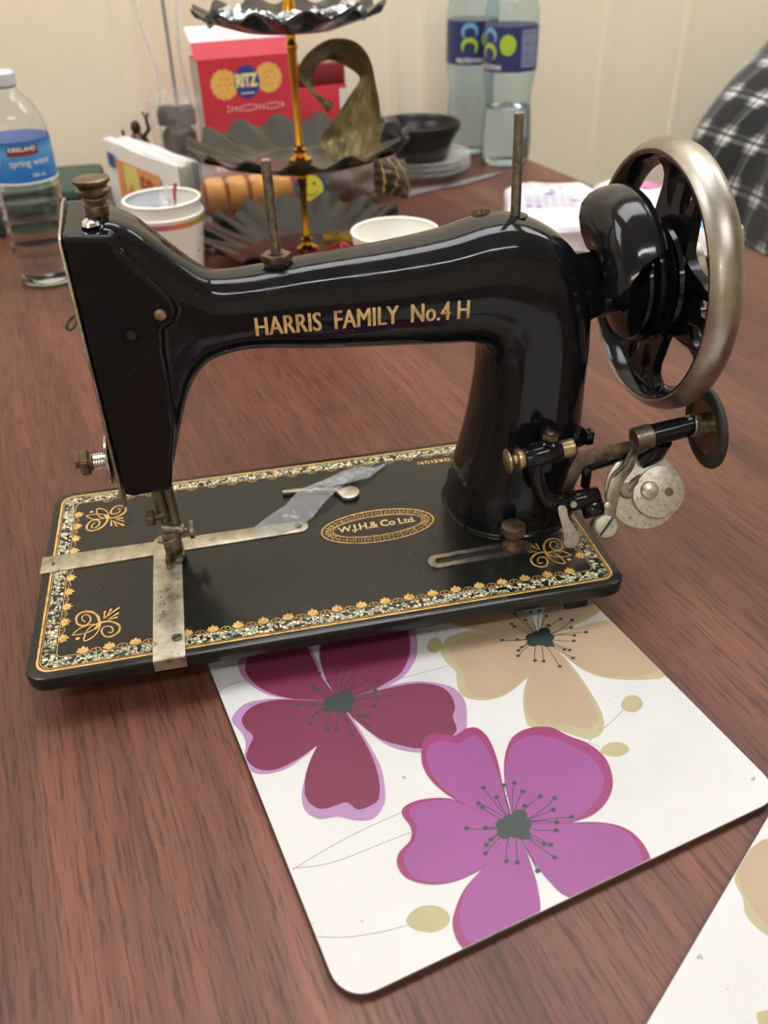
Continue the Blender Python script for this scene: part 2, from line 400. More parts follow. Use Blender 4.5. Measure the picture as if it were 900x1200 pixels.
# ------------------------------------------------------------------ placemats
D = json.loads('''{"f1":{"c":[52.6,134.4],"outer":[[[52.7,135.3],[32.0,146.2],[21.9,154.4],[16.1,165.1],[13.7,175.6],[16.3,186.9],[21.2,197.7],[31.3,201.8],[43.8,197.3],[51.7,182.9],[53.1,170.7],[51.7,151.9]],[[52.7,135.3],[51.6,151.5],[54.2,167.3],[60.1,178.9],[72.1,191.3],[89.2,192.6],[103.8,182.2],[108.7,165.8],[102.8,149.4],[94.0,139.6],[83.6,134.4],[71.5,133.2]],[[52.7,135.3],[72.0,134.2],[91.7,130.8],[106.1,120.4],[108.6,108.8],[103.4,96.7],[97.2,87.9],[87.7,85.6],[76.6,88.5],[67.0,94.9],[60.6,104.3],[54.9,120.5]],[[52.7,135.3],[33.0,113.6],[26.3,106.1],[20.0,96.5],[16.7,89.8],[15.9,82.3],[20.0,76.1],[27.3,74.0],[33.4,69.1],[40.4,66.4],[46.7,69.6],[50.8,75.6],[55.3,92.4],[54.6,122.0]],[[52.7,135.3],[32.9,146.4],[20.9,151.6],[10.7,153.5],[3.0,149.2],[1.0,144.6],[3.3,135.6],[2.8,128.5],[-0.2,121.0],[0.3,113.4],[5.5,109.0],[15.0,107.5],[23.4,109.7],[33.0,113.6]]],"inner":[[[52.7,135.3],[32.7,145.9],[25.0,153.0],[19.0,162.4],[16.5,174.3],[19.6,182.5],[23.9,190.5],[31.4,195.8],[42.9,194.7],[50.0,183.8],[51.4,171.4],[50.6,155.1]],[[52.7,135.3],[51.9,151.3],[54.8,166.9],[60.0,177.5],[71.0,188.7],[87.6,188.5],[100.3,179.2],[104.7,166.2],[99.3,151.0],[88.9,139.4],[78.5,135.8],[72.0,134.2]],[[52.7,135.3],[71.5,133.2],[91.1,129.5],[101.4,122.7],[104.1,114.9],[102.4,106.9],[98.4,101.5],[95.8,93.2],[86.7,90.6],[76.0,91.3],[68.1,97.3],[61.0,105.2],[54.6,122.0]],[[52.7,135.3],[33.0,113.6],[26.3,106.1],[21.3,97.9],[18.4,89.0],[20.6,82.0],[24.7,79.7],[29.4,79.4],[34.0,78.6],[36.8,73.3],[43.2,72.9],[47.6,75.1],[51.9,85.4],[54.1,101.7],[53.3,123.2]],[[52.7,135.3],[32.6,145.5],[23.9,149.4],[13.3,150.3],[6.0,145.4],[5.4,138.8],[7.4,132.1],[3.3,126.0],[0.8,120.5],[3.5,113.2],[10.5,109.1],[20.9,109.9],[33.0,113.6]]]},"f2":{"c":[93.8,37.8],"outer":[[[93.8,37.8],[79.8,55.4],[75.5,63.1],[72.6,72.0],[72.3,81.1],[75.2,89.1],[80.3,95.8],[87.0,95.9],[93.7,91.3],[101.2,92.5],[105.8,90.3],[107.3,82.8],[104.9,70.9],[99.6,56.6]],[[93.8,37.8],[100.6,56.9],[107.9,69.4],[117.5,78.5],[127.7,79.9],[137.1,76.0],[141.5,68.5],[147.6,60.0],[149.5,49.6],[145.2,38.6],[137.3,31.3],[126.9,27.8],[116.5,28.4]],[[93.8,37.8],[114.7,29.0],[126.4,23.9],[134.6,17.3],[137.3,9.3],[135.6,0.3],[129.4,-6.2],[115.8,-7.7],[104.6,-6.4],[95.6,1.4],[93.1,9.0],[92.0,19.9],[93.5,28.8]],[[93.8,37.8],[92.7,28.2],[90.2,18.6],[87.5,9.6],[82.6,0.1],[74.7,-7.4],[62.6,-8.9],[51.8,-5.6],[48.7,0.3],[48.5,6.8],[51.3,12.9],[59.8,20.6],[70.9,25.6]],[[93.8,37.8],[80.6,55.0],[74.7,61.7],[64.4,66.0],[56.1,66.2],[53.0,63.0],[53.6,55.7],[50.8,50.2],[44.0,46.8],[40.9,41.9],[42.2,34.9],[49.6,28.6],[59.6,25.6],[70.9,25.6]]],"inner":[[[93.8,37.8],[80.0,55.9],[76.0,64.1],[74.2,75.0],[75.9,84.8],[79.8,90.5],[86.0,91.6],[93.4,86.4],[101.7,87.2],[103.8,80.8],[102.5,70.7],[99.8,57.8]],[[93.8,37.8],[100.9,56.7],[108.1,67.9],[116.4,74.9],[126.3,75.7],[135.2,69.5],[140.8,60.4],[144.3,52.0],[142.7,42.4],[136.7,35.2],[126.9,30.7],[116.5,28.4]],[[93.8,37.8],[114.5,28.6],[126.0,23.4],[133.2,16.9],[134.8,8.9],[131.5,0.1],[125.2,-6.2],[112.8,-6.3],[104.6,-6.4],[95.8,1.7],[93.1,9.0],[92.0,19.9],[93.5,28.8]],[[93.8,37.8],[92.8,27.7],[90.2,18.6],[87.5,9.6],[82.3,0.3],[74.7,-7.4],[62.6,-8.9],[53.6,-5.6],[52.1,0.5],[51.9,7.9],[56.0,15.5],[62.5,21.4],[72.0,26.1]],[[93.8,37.8],[80.4,54.7],[74.2,60.8],[64.5,64.2],[57.5,63.9],[55.9,61.5],[56.0,54.6],[52.5,49.4],[46.4,45.7],[43.9,40.5],[45.3,33.5],[51.4,28.6],[59.7,25.9],[71.1,25.9]]]},"f3":{"c":[166.1,130.1],"outer":[[[166.1,130.1],[143.7,143.6],[132.1,155.9],[127.8,164.8],[133.2,172.7],[149.5,172.7],[163.6,163.9],[170.7,148.5]],[[166.1,130.1],[177.0,145.4],[191.3,154.3],[205.2,153.7],[211.6,142.4],[207.9,134.2],[198.0,131.3],[182.9,129.3]],[[166.1,130.1],[182.3,128.4],[205.2,125.9],[216.5,111.1],[220.3,91.5],[207.8,79.6],[198.3,80.9],[186.6,86.3],[176.7,93.9],[171.4,104.8],[169.6,117.7]],[[166.1,130.1],[143.8,107.5],[136.3,99.1],[129.7,87.0],[129.0,80.1],[138.2,74.3],[143.6,68.0],[149.3,62.5],[156.6,62.7],[162.2,68.5],[165.8,78.7],[169.0,99.4],[169.5,116.8]],[[166.1,130.1],[149.1,143.9],[134.7,150.9],[122.1,151.5],[114.1,144.6],[112.6,136.0],[113.9,127.7],[109.8,118.2],[109.9,110.3],[118.3,104.0],[129.9,103.2],[144.8,108.3]]],"inner":[[[166.1,130.1],[144.3,144.8],[134.9,156.0],[132.3,163.4],[136.7,169.0],[148.8,169.1],[162.1,161.3],[169.8,147.0]],[[166.1,130.1],[176.5,143.7],[189.7,151.9],[203.0,150.7],[207.7,142.2],[205.2,136.3],[196.8,133.5],[183.4,130.2]],[[166.1,130.1],[181.5,127.4],[203.9,123.9],[215.5,109.8],[219.2,91.9],[206.5,84.5],[198.3,84.2],[187.8,87.7],[177.4,94.9],[172.1,105.9],[170.0,118.2]],[[166.1,130.1],[144.2,107.4],[137.2,98.6],[132.8,90.1],[131.7,82.6],[137.6,76.9],[145.5,74.3],[150.0,68.6],[156.1,68.0],[160.6,70.8],[164.4,80.9],[168.0,99.8],[168.8,116.4]],[[166.1,130.1],[148.4,142.8],[134.4,148.0],[123.6,147.2],[117.6,142.2],[116.4,134.8],[117.4,125.9],[113.5,117.0],[114.0,109.9],[120.1,105.1],[130.5,104.1],[144.5,108.5]]]},"st":[[-2.4,22.0],[0.2,15.3],[11.2,18.2],[12.2,12.8],[6.3,19.3],[17.8,7.4],[22.9,4.0],[19.0,-0.8],[9.1,6.2],[24.2,-7.2],[17.1,-6.6],[14.5,-9.9],[8.6,-14.7],[6.9,-20.3],[-2.6,-22.4],[-8.0,-15.7],[-11.7,-13.3],[-15.4,-3.3],[-17.7,-6.6],[-19.1,7.1],[-11.8,3.9],[-8.3,15.7],[-8.0,13.2],[-12.6,-2.0],[2.4,-8.0],[6.4,-13.2]],"blob":[[-4.1,1.9],[-0.2,2.4],[4.5,2.9],[4.0,-1.5],[1.1,-5.1],[-1.4,-2.8],[-5.5,-1.5],[0.0,0.0]],"buds":[[[108.8,150.4],[112.5,154.1],[115.5,154.7],[117.3,152.8],[117.3,149.2],[115.6,145.9],[112.3,144.1],[110.2,144.4],[108.3,146.9]],[[175.5,73.1],[180.3,76.1],[184.1,76.1],[186.4,74.1],[186.4,70.7],[184.1,67.8],[179.9,66.6],[177.3,67.2],[174.9,69.8]],[[150.1,54.7],[154.7,56.5],[159.0,55.9],[162.1,53.7],[162.9,50.7],[161.2,48.5],[157.1,48.0],[153.9,49.0],[150.4,51.8]],[[34.3,19.6],[39.2,22.1],[44.5,21.5],[48.7,18.6],[50.3,14.5],[48.5,11.3],[43.5,10.4],[39.5,11.7],[35.0,15.3]]],"stems":[[[1.2,58.5],[12.6,60.6],[25.9,62.5],[39.2,63.6],[53.3,64.0]],[[2.1,59.1],[12.2,55.6],[22.5,54.2],[38.1,53.9],[52.5,53.6]],[[1.0,27.8],[8.7,24.0],[16.3,21.3],[25.4,18.9],[34.3,17.5]],[[1.7,182.0],[8.2,182.4],[17.0,180.4]],[[0.4,167.4],[6.3,169.0],[14.6,169.3]],[[105.5,163.4],[113.0,161.6],[117.2,157.6],[116.5,151.4]],[[78.7,136.2],[93.6,134.9],[112.6,132.8]],[[174.5,70.1],[164.1,66.2],[148.6,61.4]],[[151.0,56.4],[148.0,60.6],[144.7,61.0]]],"m2o":[[192.8,1.5],[174.1,0.7],[166.8,6.9],[160.3,11.3],[158.1,20.3],[161.8,28.5],[189.5,26.6],[202.9,13.5]],"m2i":[[196.5,2.7],[177.1,0.7],[165.7,11.0],[162.2,18.7],[166.8,26.7],[190.2,24.8],[202.9,13.5]],"m2b":[[127.6,28.0],[130.7,29.4],[134.9,33.9],[133.6,37.3],[127.6,36.6],[123.8,32.2]],"scroll":[[[34.0,33.6],[33.0,39.8],[29.6,44.7],[24.7,45.9],[21.9,42.6],[22.9,37.1],[25.9,34.9],[28.6,36.4],[29.2,40.0],[27.3,43.2],[24.9,42.6],[25.1,39.5],[26.8,37.9]],[[31.8,30.5],[34.4,35.0],[39.2,34.9],[43.6,31.3],[44.2,26.8],[41.5,23.6],[37.8,23.6],[35.4,27.5],[36.0,30.9],[38.8,31.4],[40.8,29.0],[40.5,26.2],[38.6,26.7]],[[33.9,35.1],[33.9,30.0],[31.2,25.0],[27.1,23.1],[27.4,28.7],[29.8,33.2],[33.9,35.1]],[[20.7,29.0],[24.1,33.1],[29.2,34.8],[34.5,33.5],[30.9,30.3],[26.3,28.7],[20.7,29.0]],[[35.7,37.6],[43.6,45.1]],[[36.0,37.9],[36.3,44.0]],[[37.1,38.3],[39.5,45.0]],[[38.3,37.0],[43.4,40.7]],[[38.0,36.3],[42.9,37.4]]]}''')
MT = .0042
MATW = mottled('white_mat_print', [(.3, '#c2c1c0'), (.6, '#cccbca')], .38, 0, 12, spec=.3)
def _mw():
    m = MATW; v = coords(m)
    s = ramp(m, noise_tex(m, v, 240, 2, .5), [(.735, (0, 0, 0)), (.75, (1, 1, 1))]); mx = N(m, 'ShaderNodeMix', data_type='RGBA')
    L(m, s.outputs[0], mx.inputs[0]); src = P_(m, 'Base Color').links[0].from_socket; L(m, src, mx.inputs[6]); mx.inputs[7].default_value = (.35, .33, .31, 1)
    L(m, mx.outputs[2], P_(m, 'Base Color')); bump(m, noise_tex(m, v, 500, 2), .04, .0003)
_mw()
MATE = mat('mat_edge_board', '#4a342b', .6)
def pr(name, c, r=.38): return mottled(name, [(.3, tuple(x*.93 for x in srgb(c))), (.7, tuple(x*1.05 for x in srgb(c)))], r, 0, 30, spec=.3)
LILAC = pr('print_lilac', '#a57ea6'); MAROON = pr('print_maroon', '#702c47'); PINKD = pr('print_dark_pink', '#8a3365'); PINK = pr('print_orchid', '#8b4782')
BEIGE = pr('print_beige', '#ab947b'); SAND = pr('print_sand', '#aaa27e'); KHAKI = pr('print_khaki', '#a89f78'); INK = mat('print_dark_green', '#222e2a', .45); LINE = mat('print_grey_line', '#85817b', .4)
def mat_base(w, h, M, t):
    o = rrect(0, 0, w, h, .013, 7)
    b = MB(); b.prism(o, 0, MT - .0003, .0003, M); b.build('board', MATE, t)
    b = MB(); b.prism(rrect(.0004, .0004, w-.0004, h-.0004, .0127, 7), MT - .0003, MT, 0, M); b.build('printed_face', MATW, t, smooth=0)
def mmp(p): return [(x/1000, y/1000) for x, y in p]
def flower(t, M, d, mo, mi, k, w, h):
    def lay(polys, z, nm, m):
        b = MB()
        for i, q in enumerate(polys):
            q = smooth_pts(mmp(q)[1:], 5, False); q = [tuple(x/1000 for x in d['c'])] + q
            q = clip(q, .0006, .0006, w - .0006, h - .0006)
            if len(q) > 2: b.poly(q, z + i * .000004, M)
        if b.v: b.build(nm, m, t, smooth=0)
    lay(d['outer'], MT + .00004 + k*.00012, 'flower_outline', mo); lay(d['inner'], MT + .00007 + k*.00012, 'flower_petals', mi)
    c = d['c']; b = MB(); z = MT + .00011 + k*.00012; zz = z
    rnd = random.Random(5)
    for dx, dy in D['st']:
        e = Vector((dx, dy)); nrm = Vector((-e.y, e.x)) * rnd.uniform(-.12, .12); pts = []
        for i in range(7):
            s = i / 6; q = e * s + nrm * 4 * s * (1 - s) * .6; pts.append(((c[0]+q.x)/1000, (c[1]+q.y)/1000))
        b.ribbon(pts, .00042, z, M); p = pts[-1]; zz += .0000008; b.poly(ell(p[0], p[1], .0012, .0010, 10), zz, M)
    for dx, dy in D['blob']: zz += .0000008; b.poly(ell((c[0]+dx)/1000, (c[1]+dy)/1000, .0034, .0031, 14), zz, M)
    b.build('flower_stamens', INK, t, smooth=0)
mw_, mh_ = .208, .285
mang = .21117773; MM = T(.1241, -.1687, 0, mang)
pm = thing('placemat', 'white placemat with maroon, pink and beige flowers, half under the sewing machine', 'placemat', (.1241, -.1687, 0), mang, 'floral placemats')
mat_base(mw_, mh_, MM, pm)
flower(pm, MM, D['f3'], SAND, BEIGE, 0, mw_, mh_); flower(pm, MM, D['f1'], LILAC, MAROON, 1, mw_, mh_); flower(pm, MM, D['f2'], PINKD, PINK, 2, mw_, mh_)
for i, q in enumerate(D['buds']): b = MB(); b.poly(smooth_pts(mmp(q), 4), MT + .00003 + i*.000002, MM); b.build('bud_print', KHAKI, pm, smooth=0)
for i, q in enumerate(D['stems']):
    q = [(max(x, .0005), y) for x, y in mmp(q)]
    b = MB(); b.ribbon(smooth_pts(q, 4, False), .00035, MT + .000015 + i*.000001, MM); b.build('stem_print', LINE, pm, smooth=0)
m2a = radians(36.63); O2 = (.14575, -.25737)
M2 = Matrix.Translation((O2[0], O2[1], 0)) @ Matrix.Rotation(m2a, 4, 'Z') @ Matrix.Translation((0, -mw_, 0))
pm2 = thing('placemat', 'second white placemat cut off at the bottom right corner of the view', 'placemat', tuple(M2.translation), m2a, 'floral placemats')
mat_base(mh_, mw_, M2, pm2)
fl2 = lambda q: clip([(x/1000, mw_ - y/1000) for x, y in q], .0006, .0006, mh_-.0006, mw_-.0006)
b = MB(); b.poly(fl2(smooth_pts(D['m2o'], 4)), MT + .00004, M2); b.build('flower_outline', SAND, pm2, smooth=0)
b = MB(); b.poly(fl2(smooth_pts(D['m2i'], 4)), MT + .00007, M2); b.build('flower_petals', BEIGE, pm2, smooth=0)
b = MB(); b.poly(fl2(smooth_pts(D['m2b'], 4)), MT + .00005, M2); b.build('bud_print', KHAKI, pm2, smooth=0)
# ------------------------------------------------------------------ sewing machine
BL_, BW_, BZ = .310, .1656, .027
sm = thing('sewing_machine', 'old black hand-cranked sewing machine with gold transfers, standing half on the white placemat', 'sewing machine', (.155, .083, 0))
b = MB(); b.prism(rrect(0, 0, BL_, BW_, .0105, 8), BZ - .0085, BZ, .0016); bed = b.build('bed_plate', BEDMAT, sm, smooth=25)
for x0, y0, z0 in ((.2806, .0105, MT + .0001), (.030, .034, 0), (.012, .135, 0), (.2806, .135, MT + .0001)):
    b = MB(); b.box((x0, y0, z0), (x0 + .0128, y0 + .016, BZ - .0085), None, .001); b.build('foot', BLKM, sm)
PZ = BZ + .00006
def ringstrip(b, o1, o2, z):
    n = len(o1); b.add([(*p, z) for p in o1] + [(*p, z) for p in o2], [(i, (i+1) % n, n+(i+1) % n, n+i) for i in range(n)])
def off(d, r=None): return rrect(d, d, BL_ - d, BW_ - d, max((.0095 - d * .45) if r is None else r, .001), 6)
PEARL = mat('pearl_mosaic', (.5, .5, .4), .25)
def _pearl():
    m = PEARL; v = coords(m)
    vo = N(m, 'ShaderNodeTexVoronoi', feature='F1'); vo.inputs['Scale'].default_value = 520; L(m, v, vo.inputs['Vector'])
    ve = N(m, 'ShaderNodeTexVoronoi', feature='DISTANCE_TO_EDGE'); ve.inputs['Scale'].default_value = 520; L(m, v, ve.inputs['Vector'])
    sp = N(m, 'ShaderNodeSeparateColor'); L(m, vo.outputs['Color'], sp.inputs[0])
    cr = ramp(m, sp.outputs[0], [(0, '#14120c'), (.22, '#2a2a20'), (.24, '#8fae94'), (.45, '#cfc592'), (.62, '#e6dfc0'), (.8, '#7e9488'), (.9, '#c99c83'), (1, '#efe9d0')])
    ed = ramp(m, ve.outputs['Distance'], [(.02, (0, 0, 0)), (.14, (1, 1, 1))])
    mx = N(m, 'ShaderNodeMix', data_type='RGBA', blend_type='MULTIPLY'); mx.inputs[0].default_value = 1
    L(m, cr.outputs[0], mx.inputs[6]); L(m, ed.outputs[0], mx.inputs[7]); L(m, mx.outputs[2], P_(m, 'Base Color'))
_pearl()
b = MB(); ringstrip(b, off(.0074), off(.0136), PZ); b.build('pearl_band', PEARL, sm, smooth=0)
b = MB(); ringstrip(b, off(.0049), off(.0060), PZ); ringstrip(b, off(.0066), off(.0069), PZ); ringstrip(b, off(.0141), off(.0144), PZ)
b.build('gold_lines', GOLD, sm, smooth=0)
def fan(b, M):
    zz = PZ + .00001
    for k in range(-2, 3):
        a = k * .52; l = .0050 - abs(k) * .0007; w = .00085
        pts = []
        for i in range(8):
            q = i / 7; h = w * sin(pi * q ** 1.5); pts.append((h, l * (.12 + .88 * q)))
        for i in range(6, 0, -1):
            q = i / 7; h = w * sin(pi * q ** 1.5); pts.append((-h, l * (.12 + .88 * q)))
        R_ = Matrix.Rotation(-a, 4, 'Z'); b.poly(pts, zz + abs(k) * .000002, M @ R_)
    b.poly(ell(0, .0004, .0016, .0008, 10), zz + .000006, M)
def arch(b, M):
    zz = PZ + .00001
    b.ribbon([(.0026 * cos(a), .0022 * sin(a)) for a in [pi * i / 10 for i in range(11)]], .00035, zz, M); b.poly(ell(0, .0009, .0004, .0004, 8), zz, M)
b = MB()
for k in range(21):
    x = .0268 + .0128 * k
    for y, r in ((.0146, 0), (BW_ - .0146, pi)):
        fan(b, T(x, y, 0, r, .72 if r else 1)); 
        if k < 20: arch(b, T(x + .0064, y, 0, r))
for k in range(10):
    y = .0276 + .01235 * k
    for x, r in ((.0146, -pi/2), (BL_ - .0146, pi/2)):
        fan(b, T(x, y, 0, r)); 
        if k < 9: arch(b, T(x, y + .0062, 0, r))
o = b.build('gold_fan_edging', GOLD, sm, smooth=0); o['kind'] = 'stuff'
def scroll(fx, fy):
    b = MB(); z = PZ + .00002
    g = lambda p: ((BL_ - p[0]/1000) if fx else p[0]/1000, (BW_ - p[1]/1000) if fy else p[1]/1000)
    for i, q in enumerate(D['scroll']):
        pts = smooth_pts([g(p) for p in q], 6, False); n = len(pts)
        if i < 2: w = [.00055 + .0008 * (1 - j / n) for j in range(n)]
        elif i < 4: w = [.0007] * n
        else: w = [.0003 + .0012 * j / n for j in range(n)]
        b.ribbon(pts, w, z + i * .000004)
    p = g((23.7, 25.7)); b.poly(ell(p[0], p[1], .0011, .0011, 12), z)
    b.build('gold_scroll', GOLD, sm, smooth=0)
for fx in (0, 1):
    for fy in (0, 1): scroll(fx, fy)
def fit_text(txt, width, height, **kw):
    vs, fs = text_geo(txt, 1, **kw); x0 = min(v[0] for v in vs); x1 = max(v[0] for v in vs); y0 = min(v[1] for v in vs); y1 = max(v[1] for v in vs)
    return [((v[0]-x0)/(x1-x0)*width - width/2, (v[1]-y0)/(y1-y0)*height - height/2, 0) for v in vs], fs
# oval badge
b = MB(); cx, cy = .1905, .0830; rx, ry = .0338, .0158
def ering(b, rx, ry, w, z=PZ): ringstrip(b, ell(cx, cy, rx, ry, 72), ell(cx, cy, rx - w, ry - w, 72), z)
ering(b, rx, ry, .0008); ering(b, rx - .0066, ry - .0060, .0006)
n = 34
for k in range(n):
    a = 2 * pi * k / n; px, py = cx + (rx - .0037) * cos(a), cy + (ry - .0034) * sin(a)
    tx, ty = -(rx) * sin(a), ry * cos(a); ang = atan2(ty, tx)
    ds = sqrt(tx*tx + ty*ty) * 2 * pi / n
    s = .0019; key = [(-s, -s), (-s, s), (s*.9, s), (s*.9, -s*.35), (-.1*s, -s*.35), (-.1*s, s*.35)]
    b.ribbon(key, .00042, PZ + .00001, T(px, py, 0, ang))
b.build('oval_badge', GOLD, sm, smooth=0)
vs, fs = fit_text('W.J.H.& Co Ltd.', .0465, .0078, bold=.018, spacing=.95)
b = MB(); b.add([(x, y * (1.08 - .25 * (x / .023) ** 2) + .0006 - .9 * x * x, 0) for x, y, z in vs], fs, T(cx - .0003, cy, PZ + .00002)); b.build('badge_lettering', GOLDL, sm, smooth=0)
vs, fs = fit_text('FOREIGN', .0245, .0036, bold=.02, spacing=1.25)
b = MB(); b.add(vs, fs, T(.2422, .1436, PZ + .00002, pi)); b.build('foreign_lettering', GOLD, sm, smooth=0)
# bed strips
o = rrect(-.0006, .0835, .1515, .0985, .001, 2)
o = [(-.0006, .0835), (.1440, .0875)] + ell(.1455, .0930, .0056, .0055, 10, -pi/2, pi/2) + [(.142, .0985), (-.0006, .0985)]
o = [(-.0006, .0838), (.062, .0858), (.144, .0874)] + ell(.1450, .0928, .0056, .0054, 10, -pi/2, pi/2)[1:] + [(.062, .0985), (-.0006, .0988)]
b = MB(); b.prism(o, BZ - .0002, BZ + .0008, .0002); lp = b.build('long_plate', PLATE, sm)
b = MB(); b.poly(ell(.1445, .0928, .0024, .0022, 16), BZ + .00085); b.build('countersunk_hole', BLKM, lp, smooth=0)
b = MB(); b.poly(ell(.0052, .0912, .0017, .0017, 12, -pi/2, pi/2), BZ + .00085); b.build('countersunk_hole', BLKM, lp, smooth=0)
o = rrect(.0612, -.0012, .0768, .1045, .0012, 2)
o = [(.0612, -.0012), (.0768, -.0012), (.0768, .096)] + ell(.069, .096, .0078, .0082, 10, 0, pi)[1:]
b = MB(); b.prism(o, BZ + .0002, BZ + .0016, .0002); b.box((.0612, -.0020, BZ - .005), (.0768, -.0002, BZ + .0014)); cp = b.build('needle_plate', PLATE, sm)
b = MB(); b.lathe([(0, 0), (.0028, 0), (.0028, .0005), (0, .0007)], T(.0730, .0125, BZ + .0016), 16); b.build('slotted_screw', STEEL, cp)
b = MB(); b.box((-.0024, -.0004, .0003), (.0024, .0004, .00075), T(.0730, .0125, BZ + .0016, .6)); b.build('screw_slot', BLKM, cp)
b = MB()
for x, y in ((.0665, .034), (.067, .040), (.0655, .046), (.069, .052), (.0745, .0595)): b.lathe([(0, 0), (.0007, 0), (.0006, .00015), (0, .0002)], T(x, y, BZ + .0016), 8)
o = b.build('rust_spots', RUST, cp); o['kind'] = 'stuff'
b = MB(); b.box((.0695, .076, BZ + .0016), (.0725, .0795, BZ + .0018)); b.build('feed_slot', BLKM, cp, smooth=0)
# stitch-length slot and knob
def capsule(x0, x1, y, r, k=8, dy=0): return ell(x1, y + dy, r, r, k, -pi/2, pi/2) + ell(x0, y, r, r, k, pi/2, 3*pi/2)
def ring_prism(b, o, i, z0, z1, M=None):
    n = len(o); vs = []; 
    for P, z in ((o, z0), (o, z1), (i, z1), (i, z0)): vs += [(p[0], p[1], z) for p in P]
    fs = [(k*n+a, k*n+(a+1) % n, ((k+1) % 4)*n+(a+1) % n, ((k+1) % 4)*n+a) for k in range(4) for a in range(n)]
    b.add(vs, fs, M)
b = MB(); ring_prism(b, capsule(.2155, .2645, .0410, .0056, dy=.0018), capsule(.2165, .2635, .0412, .0024, dy=.0018), BZ - .0001, BZ + .0009); sl = b.build('slot_rim', STEEL, sm)
b = MB(); b.poly(capsule(.2155, .2645, .0412, .0023, dy=.0018), BZ + .0001); b.build('slot_opening', BLKM, sl, smooth=0)
b = MB(); b.lathe([(0, 0), (.0058, 0), (.0058, .0025), (.0044, .0045), (.0036, .0065), (.0038, .0085), (.0066, .0105), (.0069, .0125), (.0066, .0155), (.0050, .0166), (0, .0168)], T(.2590, .0425, BZ + .0009), 28); b.build('slot_knob', RUST, sm)
# small dimples on the bed
b = MB()
for x, y in ((.234, .1249), (.2415, .0035), (.0635, .1105)): b = MB(); b.lathe([(0, 0), (.0018, 0), (.0014, .0002), (0, .0002)], T(x, y, BZ), 12); b.build('oil_hole', BLKM, sm)

# --- cast body: head, arm and pillar, fused
def loft(b, st, seg=36, yc=.089):
    rings = []
    for B, Tt, w, n in st:
        B = Vector((B[0], 0, B[1])); Tt = Vector((Tt[0], 0, Tt[1])); c = (B + Tt) / 2; d = (Tt - B) / 2; r = []
        for k in range(seg):
            a = 2 * pi * k / seg; sa, ca = sin(a), cos(a)
            p = c + d * (abs(sa) ** (2/n) * (1 if sa > 0 else -1)); p.y = yc + w * abs(ca) ** (2/n) * (1 if ca > 0 else -1); r.append(tuple(p))
        rings.append(r)
    vs = [p for r in rings for p in r]; m = len(rings)
    fs = [(i*seg+k, i*seg+(k+1) % seg, (i+1)*seg+(k+1) % seg, (i+1)*seg+k) for i in range(m-1) for k in range(seg)]
    fs += [tuple(reversed(range(seg))), tuple(range((m-1)*seg, m*seg))]
    b.add(vs, fs)
def interp(st, k=5):
    out = []; key = [tuple(B) + tuple(Tt) + (w, n) for B, Tt, w, n in st]
    for p in smooth_pts_nd(key, k): out.append(((p[0], p[1]), (p[2], p[3]), p[4], p[5]))
    return out
def smooth_pts_nd(P, k):
    out = []; n = len(P)
    for i in range(n - 1):
        a, b_, c, d = P[max(i-1, 0)], P[i], P[i+1], P[min(i+2, n-1)]
        for q in range(k):
            t = q / k; out.append(tuple(.5*((2*b_[j])+(-a[j]+c[j])*t+(2*a[j]-5*b_[j]+4*c[j]-d[j])*t*t+(-a[j]+3*b_[j]-3*c[j]+d[j])*t*t*t) for j in range(len(b_))))
    out.append(P[-1]); return out
arm = [((.104, .141), (.104, .1860), .0165, 2.5), ((.128, .1462), (.128, .1848), .0175, 2.5), ((.165, .1425), (.165, .1880), .0195, 2.5), ((.200, .1400), (.200, .1905), .0218, 2.5),
       ((.228, .1380), (.228, .1940), .0242, 2.5), ((.240, .1373), (.248, .1985), .0258, 2.5), ((.2455, .1360), (.265, .1990), .027, 2.5), ((.2485, .1335), (.2825, .1925), .0275, 2.5),
       ((.2498, .1300), (.2975, .1795), .0272, 2.5), ((.2504, .1240), (.3065, .1600), .027, 2.5), ((.2500, .1130), (.3095, .1350), .0275, 2.5), ((.2486, .1000), (.3097, .1050), .0287, 2.5),
       ((.2461, .0827), (.3097, .083), .0305, 2.5), ((.2420, .0630), (.3097, .063), .0330, 2.5), ((.2385, .0496), (.3097, .0496), .0350, 2.5), ((.2355, .0330), (.3097, .033), .0375, 2.5), ((.2350, .0265), (.3097, .0265), .0378, 2.5)]
b = MB(); loft(b, interp(arm, 5))
loft(b, [((.2325, .0262), (.3098, .0262), .0405, 2.4), ((.2335, .0282), (.3098, .0282), .0395, 2.4), ((.2365, .0292), (.3080, .0292), .036, 2.4)])
# web between arm and head
web = [((.128, .1462), (.128, .1848), .0175, 2.5), ((.1180, .1452), (.1150, .1855), .0170, 2.6), ((.1075, .1415), (.1035, .1945), .0172, 3), ((.0995, .1330), (.0930, .2050), .0180, 3.6), ((.0935, .1215), (.0820, .2140), .0188, 5),
       ((.0870, .1030), (.0700, .2150), .0190, 7), ((.0812, .0850), (.0620, .1900), .0188, 8)]
loft(b, interp(web, 4))
